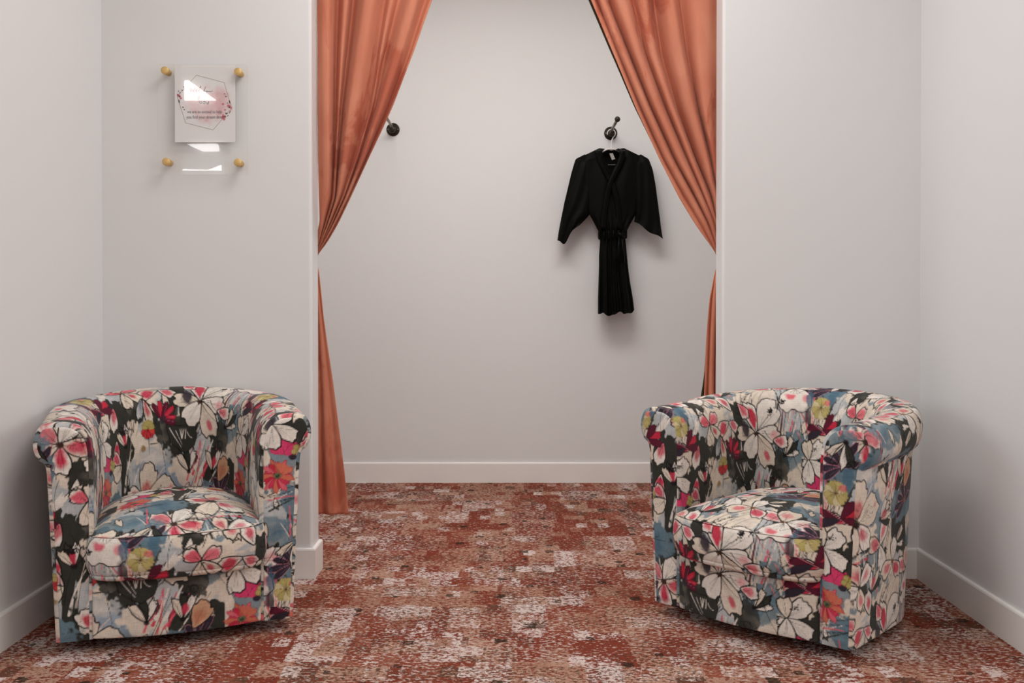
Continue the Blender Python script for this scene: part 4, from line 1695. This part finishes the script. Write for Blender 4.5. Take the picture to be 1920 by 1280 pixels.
# watercolour wash: a sheet of pigment with soft uneven edge
def wash_mat():
    m, nt, b = new_mat('pink_watercolour', .7, .15)
    f = noise(nt, coords(nt, (1, 1, 1)), 14, 4, .6, .5)
    a = N(nt, 'ShaderNodeVertexColor', layer_name='print')
    rp = ramp(nt, [(.35, (.80, .66, .66)), (.72, srgb(214, 158, 162)[:3])])
    nt.links.new(f, rp.inputs['Fac'])
    c = mixc(nt, (.80, .775, .765, 1), rp.outputs['Color'], math_n(nt, 'MULTIPLY', a.outputs['Color'], 1.0))
    nt.links.new(c, b.inputs['Base Color'])
    b.inputs['Roughness'].default_value = .6
    b.inputs['Specular IOR Level'].default_value = .2
    return m


n1, n2 = 56, 48
xs = np.linspace(336, 436, n1)
ys = np.linspace(150, 236, n2)
V, C = [], []
nz = fnoise(n2, n1, 14, 77)
for j, y in enumerate(ys):
    for i, x in enumerate(xs):
        V.append(sg(x, y, YS + .0054))
        q = math.hypot((x - 388) / 47, (y - 196) / 34) + (nz[j, i] - .5) * .9
        strong = 1.0 if 186 < y < 207 or x > 404 else .75
        C.append([max(0, min(1, (1.05 - q) / .35)) * strong] * 3)
wsh = from_np('watercolour_wash', np.array(V), grid_faces(n1, n2)[:, ::-1], wash_mat(), paper, np.array(C))
tag(wsh, 'pink watercolour wash')
M_HEX = plain('fine_grey_gold_line', srgb(150, 128, 116), .5, .3)
bm = bmesh.new()
hexp = [(368.5, 140.8), (420.3, 154.8), (434.4, 202.6), (399.5, 243.5), (348, 230.3), (332, 181)]
for a, b in zip(hexp, hexp[1:] + hexp[:1]):
    card_line(bm, [a, b], .75)
from_bm('hexagon_outline', bm, M_HEX, paper, smooth=False)
# little painted flowers and leaves on two corners of the hexagon
M_FLR = plain('painted_rose', srgb(206, 110, 122), .6, .2)
M_LEAF = plain('painted_dark_leaf', srgb(58, 60, 62), .6, .2)
bmr, bml = [bmesh.new(), bmesh.new()], [bmesh.new(), bmesh.new()]


def dab(bm, x, y, rx, ry, rot=0, yy=YP - .0002):
    card_poly(bm, [(x + rx * math.cos(t) * math.cos(R(rot)) - ry * math.sin(t) * math.sin(R(rot)),
                    y + rx * math.cos(t) * math.sin(R(rot)) + ry * math.sin(t) * math.cos(R(rot))) for t in np.linspace(0, 2 * math.pi, 13)[:-1]][::-1], yy)


for x, y, rx, ry, ro in ((336, 180, 3.2, 2.4, 30), (333.5, 178, 2.4, 1.8, 80), (339, 184, 2.4, 2, 0), (418, 195, 2.6, 1.8, 0), (429, 199, 3.6, 3, 30), (433, 202, 2.6, 2, 60), (422, 206, 2, 1.5, 10),
                         (419, 217, 3.2, 2.2, 50), (420, 223, 2.4, 3, 0), (417, 220, 2, 3, 20), (422, 219, 2.4, 1.8, 0)):
    dab(bmr[x > 380], x, y, rx, ry, ro)
for x, y, rx, ry, ro in ((341.5, 169, 1.5, 1, 30), (344, 163, 1.2, .8, 120), (336.8, 181, 1.2, 1.2, 0), (335.7, 190, 1.2, 3.4, -10), (343, 201, 1.8, .9, 15), (345.5, 205.5, 1.3, .8, 0), (334.5, 171, .6, 2.2, 20), (337.5, 174, .6, 2, -20),
                         (421, 176, 1.4, .8, 10), (423.5, 180.8, 1.6, 1, 10), (430.6, 191, 1.2, 3.6, -12), (426.5, 193.5, 1.4, .7, 40), (430, 200.8, 1.3, 1.6, 0), (424.5, 212.5, 2.6, 1.2, 10), (427, 217, 1.6, .8, -40), (422, 218, 1.6, 1, 0), (431, 210, .7, 3, 20)):
    dab(bml[x > 380], x, y, rx, ry, ro, YP - .0003)
for k in (0, 1):
    from_bm('painted_roses', bmr[k], M_FLR, paper, smooth=False)
    from_bm('painted_leaves', bml[k], M_LEAF, paper, smooth=False)
M_INK = plain('dark_grey_lettering', srgb(96, 84, 86), .6, .2)
M_SCRIPT = plain('script_lettering', srgb(86, 68, 74), .6, .2)


def text_mesh(name, body, px_c, py_base, px_w, px_h, mat, shear=0.0):
    cu = bpy.data.curves.new(name, 'FONT')
    cu.body = body
    cu.shear = shear
    tmp = bpy.data.objects.new(name, cu)
    COL.objects.link(tmp)
    bpy.context.view_layer.update()
    dg = bpy.context.evaluated_depsgraph_get()
    me = bpy.data.meshes.new_from_object(tmp.evaluated_get(dg))
    bpy.data.objects.remove(tmp)
    co = np.array([v.co[:] for v in me.vertices])
    x0, x1 = co[:, 0].min(), co[:, 0].max()
    xh = 0.72                        # cap height of the built-in face at size 1
    for v, c in zip(me.vertices, co):
        px = px_c + ((c[0] - x0) / (x1 - x0) - .5) * px_w
        py = py_base - c[1] / xh * px_h
        v.co = sg(px, py, YP - .0004)
    me.materials.clear()
    me.materials.append(mat)
    o = bpy.data.objects.new(name, me)
    return link(o, paper)


text_mesh('lettering', 'we are so excited to help', 383.5, 212.2, 65, 6.0, M_INK)
text_mesh('lettering', 'you find your dream dress', 384.5, 222.2, 70, 6.2, M_INK)
# handwritten lines
bm = bmesh.new()


def script(pts, w=.85):
    card_line(bm, [tuple(p) for p in catmull(np.array([cpx(*p) for p in pts], float), 6)], w, YP - .0004)


script([(470, 300), (480, 400), (520, 330), (545, 405), (590, 290)])                   # W
script([(600, 380), (640, 360), (630, 335), (605, 365), (625, 410), (670, 390), (720, 300), (725, 270), (700, 330), (705, 410)])   # el
script([(780, 400), (835, 305), (838, 290), (815, 340), (810, 390), (835, 405)])
script([(840, 400), (870, 385), (860, 412), (895, 395), (890, 415), (915, 395), (925, 412), (945, 390), (950, 412), (985, 400), (1000, 378)])
script([(640, 600), (690, 520), (680, 640), (700, 665)])
script([(700, 660), (715, 640), (745, 640), (740, 680), (712, 690), (705, 660)])
script([(775, 655), (800, 640), (830, 645), (815, 690), (780, 690), (778, 655), (835, 650)])
script([(855, 650), (860, 685), (890, 680), (915, 640), (900, 700), (870, 712)])
from_bm('handwritten_lettering', bm, M_SCRIPT, paper, smooth=False)
# brass standoffs
for i, (px, py) in enumerate(((311.5, 133.5), (448, 136), (314, 304), (448, 305.5))):
    x, y, z = sg(px, py, YS)
    bm = bmesh.new()
    Mx = Matrix.Translation((x, 0, z)) @ FACE_CAM
    lathe(bm, [(0, .0), (.0105, .0), (.0105, .0295), (.006, .0296), (.006, .0345), (.0130, .0346), (.0138, .0355), (.0138, .046), (.0130, .0468), (.0, .047)], 32, Mx)
    tag(from_bm('brass_standoff', bm, M_BRASS, sign), 'round brass standoff bolt')

# ------------------------------------------------------------------ unseen glowing panes behind the viewer, shaped to mirror as glare in the acrylic
M_GLAREPANE = emissive('glowing_glare_pane', (1.0, .97, .96, 1), 11.0)
YW = -1.0
tot = YS + (YS - YW)


def mirrored(px, py):
    dx, dz = ray(px, py)
    return (dx * tot, YW, HC + dz * tot)


for i, pts in enumerate(([(345, 150.6), (352.5, 149.7), (406, 188), (345, 188)],
                         [(350.7, 269.8), (405, 268.8), (409.8, 272.6), (409.8, 283), (378.8, 283.5)],
                         [(342, 316.9), (390, 318.2), (414.5, 309), (414.5, 319.5), (342, 319.2)])):
    bm = bmesh.new()
    vs = [bm.verts.new(mirrored(*p)) for p in pts]
    f = bm.faces.new(vs)
    f.normal_update()
    if f.normal.y < 0:
        f.normal_flip()
    bmesh.ops.solidify(bm, geom=[f], thickness=.01)
    tag(from_bm('glare_pane_%d' % (i + 1), bm, M_GLAREPANE, smooth=False), kind='structure')

# ------------------------------------------------------------------ lamps
def area(name, loc, rot, sx, sy, power, col):
    l = bpy.data.lights.new(name, 'AREA')
    l.shape = 'RECTANGLE'
    l.size = sx
    l.size_y = sy
    l.energy = power
    l.color = col
    o = bpy.data.objects.new(name, l)
    o.location = loc
    o.rotation_euler = rot
    COL.objects.link(o)
    return o


def aim(o, target):
    d = Vector(target) - o.location
    o.rotation_euler = d.to_track_quat('-Z', 'Y').to_euler()


area('nook_lamp', (0.05, 2.78, ZC - .02), (0, 0, 0), 1.2, .6, 21.5, (1.0, .985, .97))
area('shop_lamp', (0.3, 0.3, ZC - .02), (0, 0, 0), 3.0, 1.2, 34, (1.0, .985, .97))
area('cubicle_lamp', (0.0, 3.98, ZC - .02), (0, 0, 0), 1.6, .5, 30, (1.0, .975, .95))
w = area('shop_window_daylight_left', (-3.9, 1.0, 2.0), (0, 0, 0), 2.4, 1.4, 43, (.88, .97, 1.0))
aim(w, (3.0, 1.0, 2.0))
w = area('added_fill_right', (3.9, 0.9, 2.0), (0, 0, 0), 2.4, 1.4, 41, (1.0, .985, .975))  # unseen light added on the right to brighten the left side wall
aim(w, (-3.0, .9, 2.0))

wd = bpy.data.worlds.new('room_world')
wd.use_nodes = True
wd.node_tree.nodes['Background'].inputs[0].default_value = (.9, .92, 1, 1)
wd.node_tree.nodes['Background'].inputs[1].default_value = 0.05
sc.world = wd

sc.view_settings.view_transform = 'Standard'
sc.view_settings.look = 'None'
sc.view_settings.gamma = 1.0
sc.view_settings.use_curve_mapping = False
sc.view_settings.exposure = 0.04
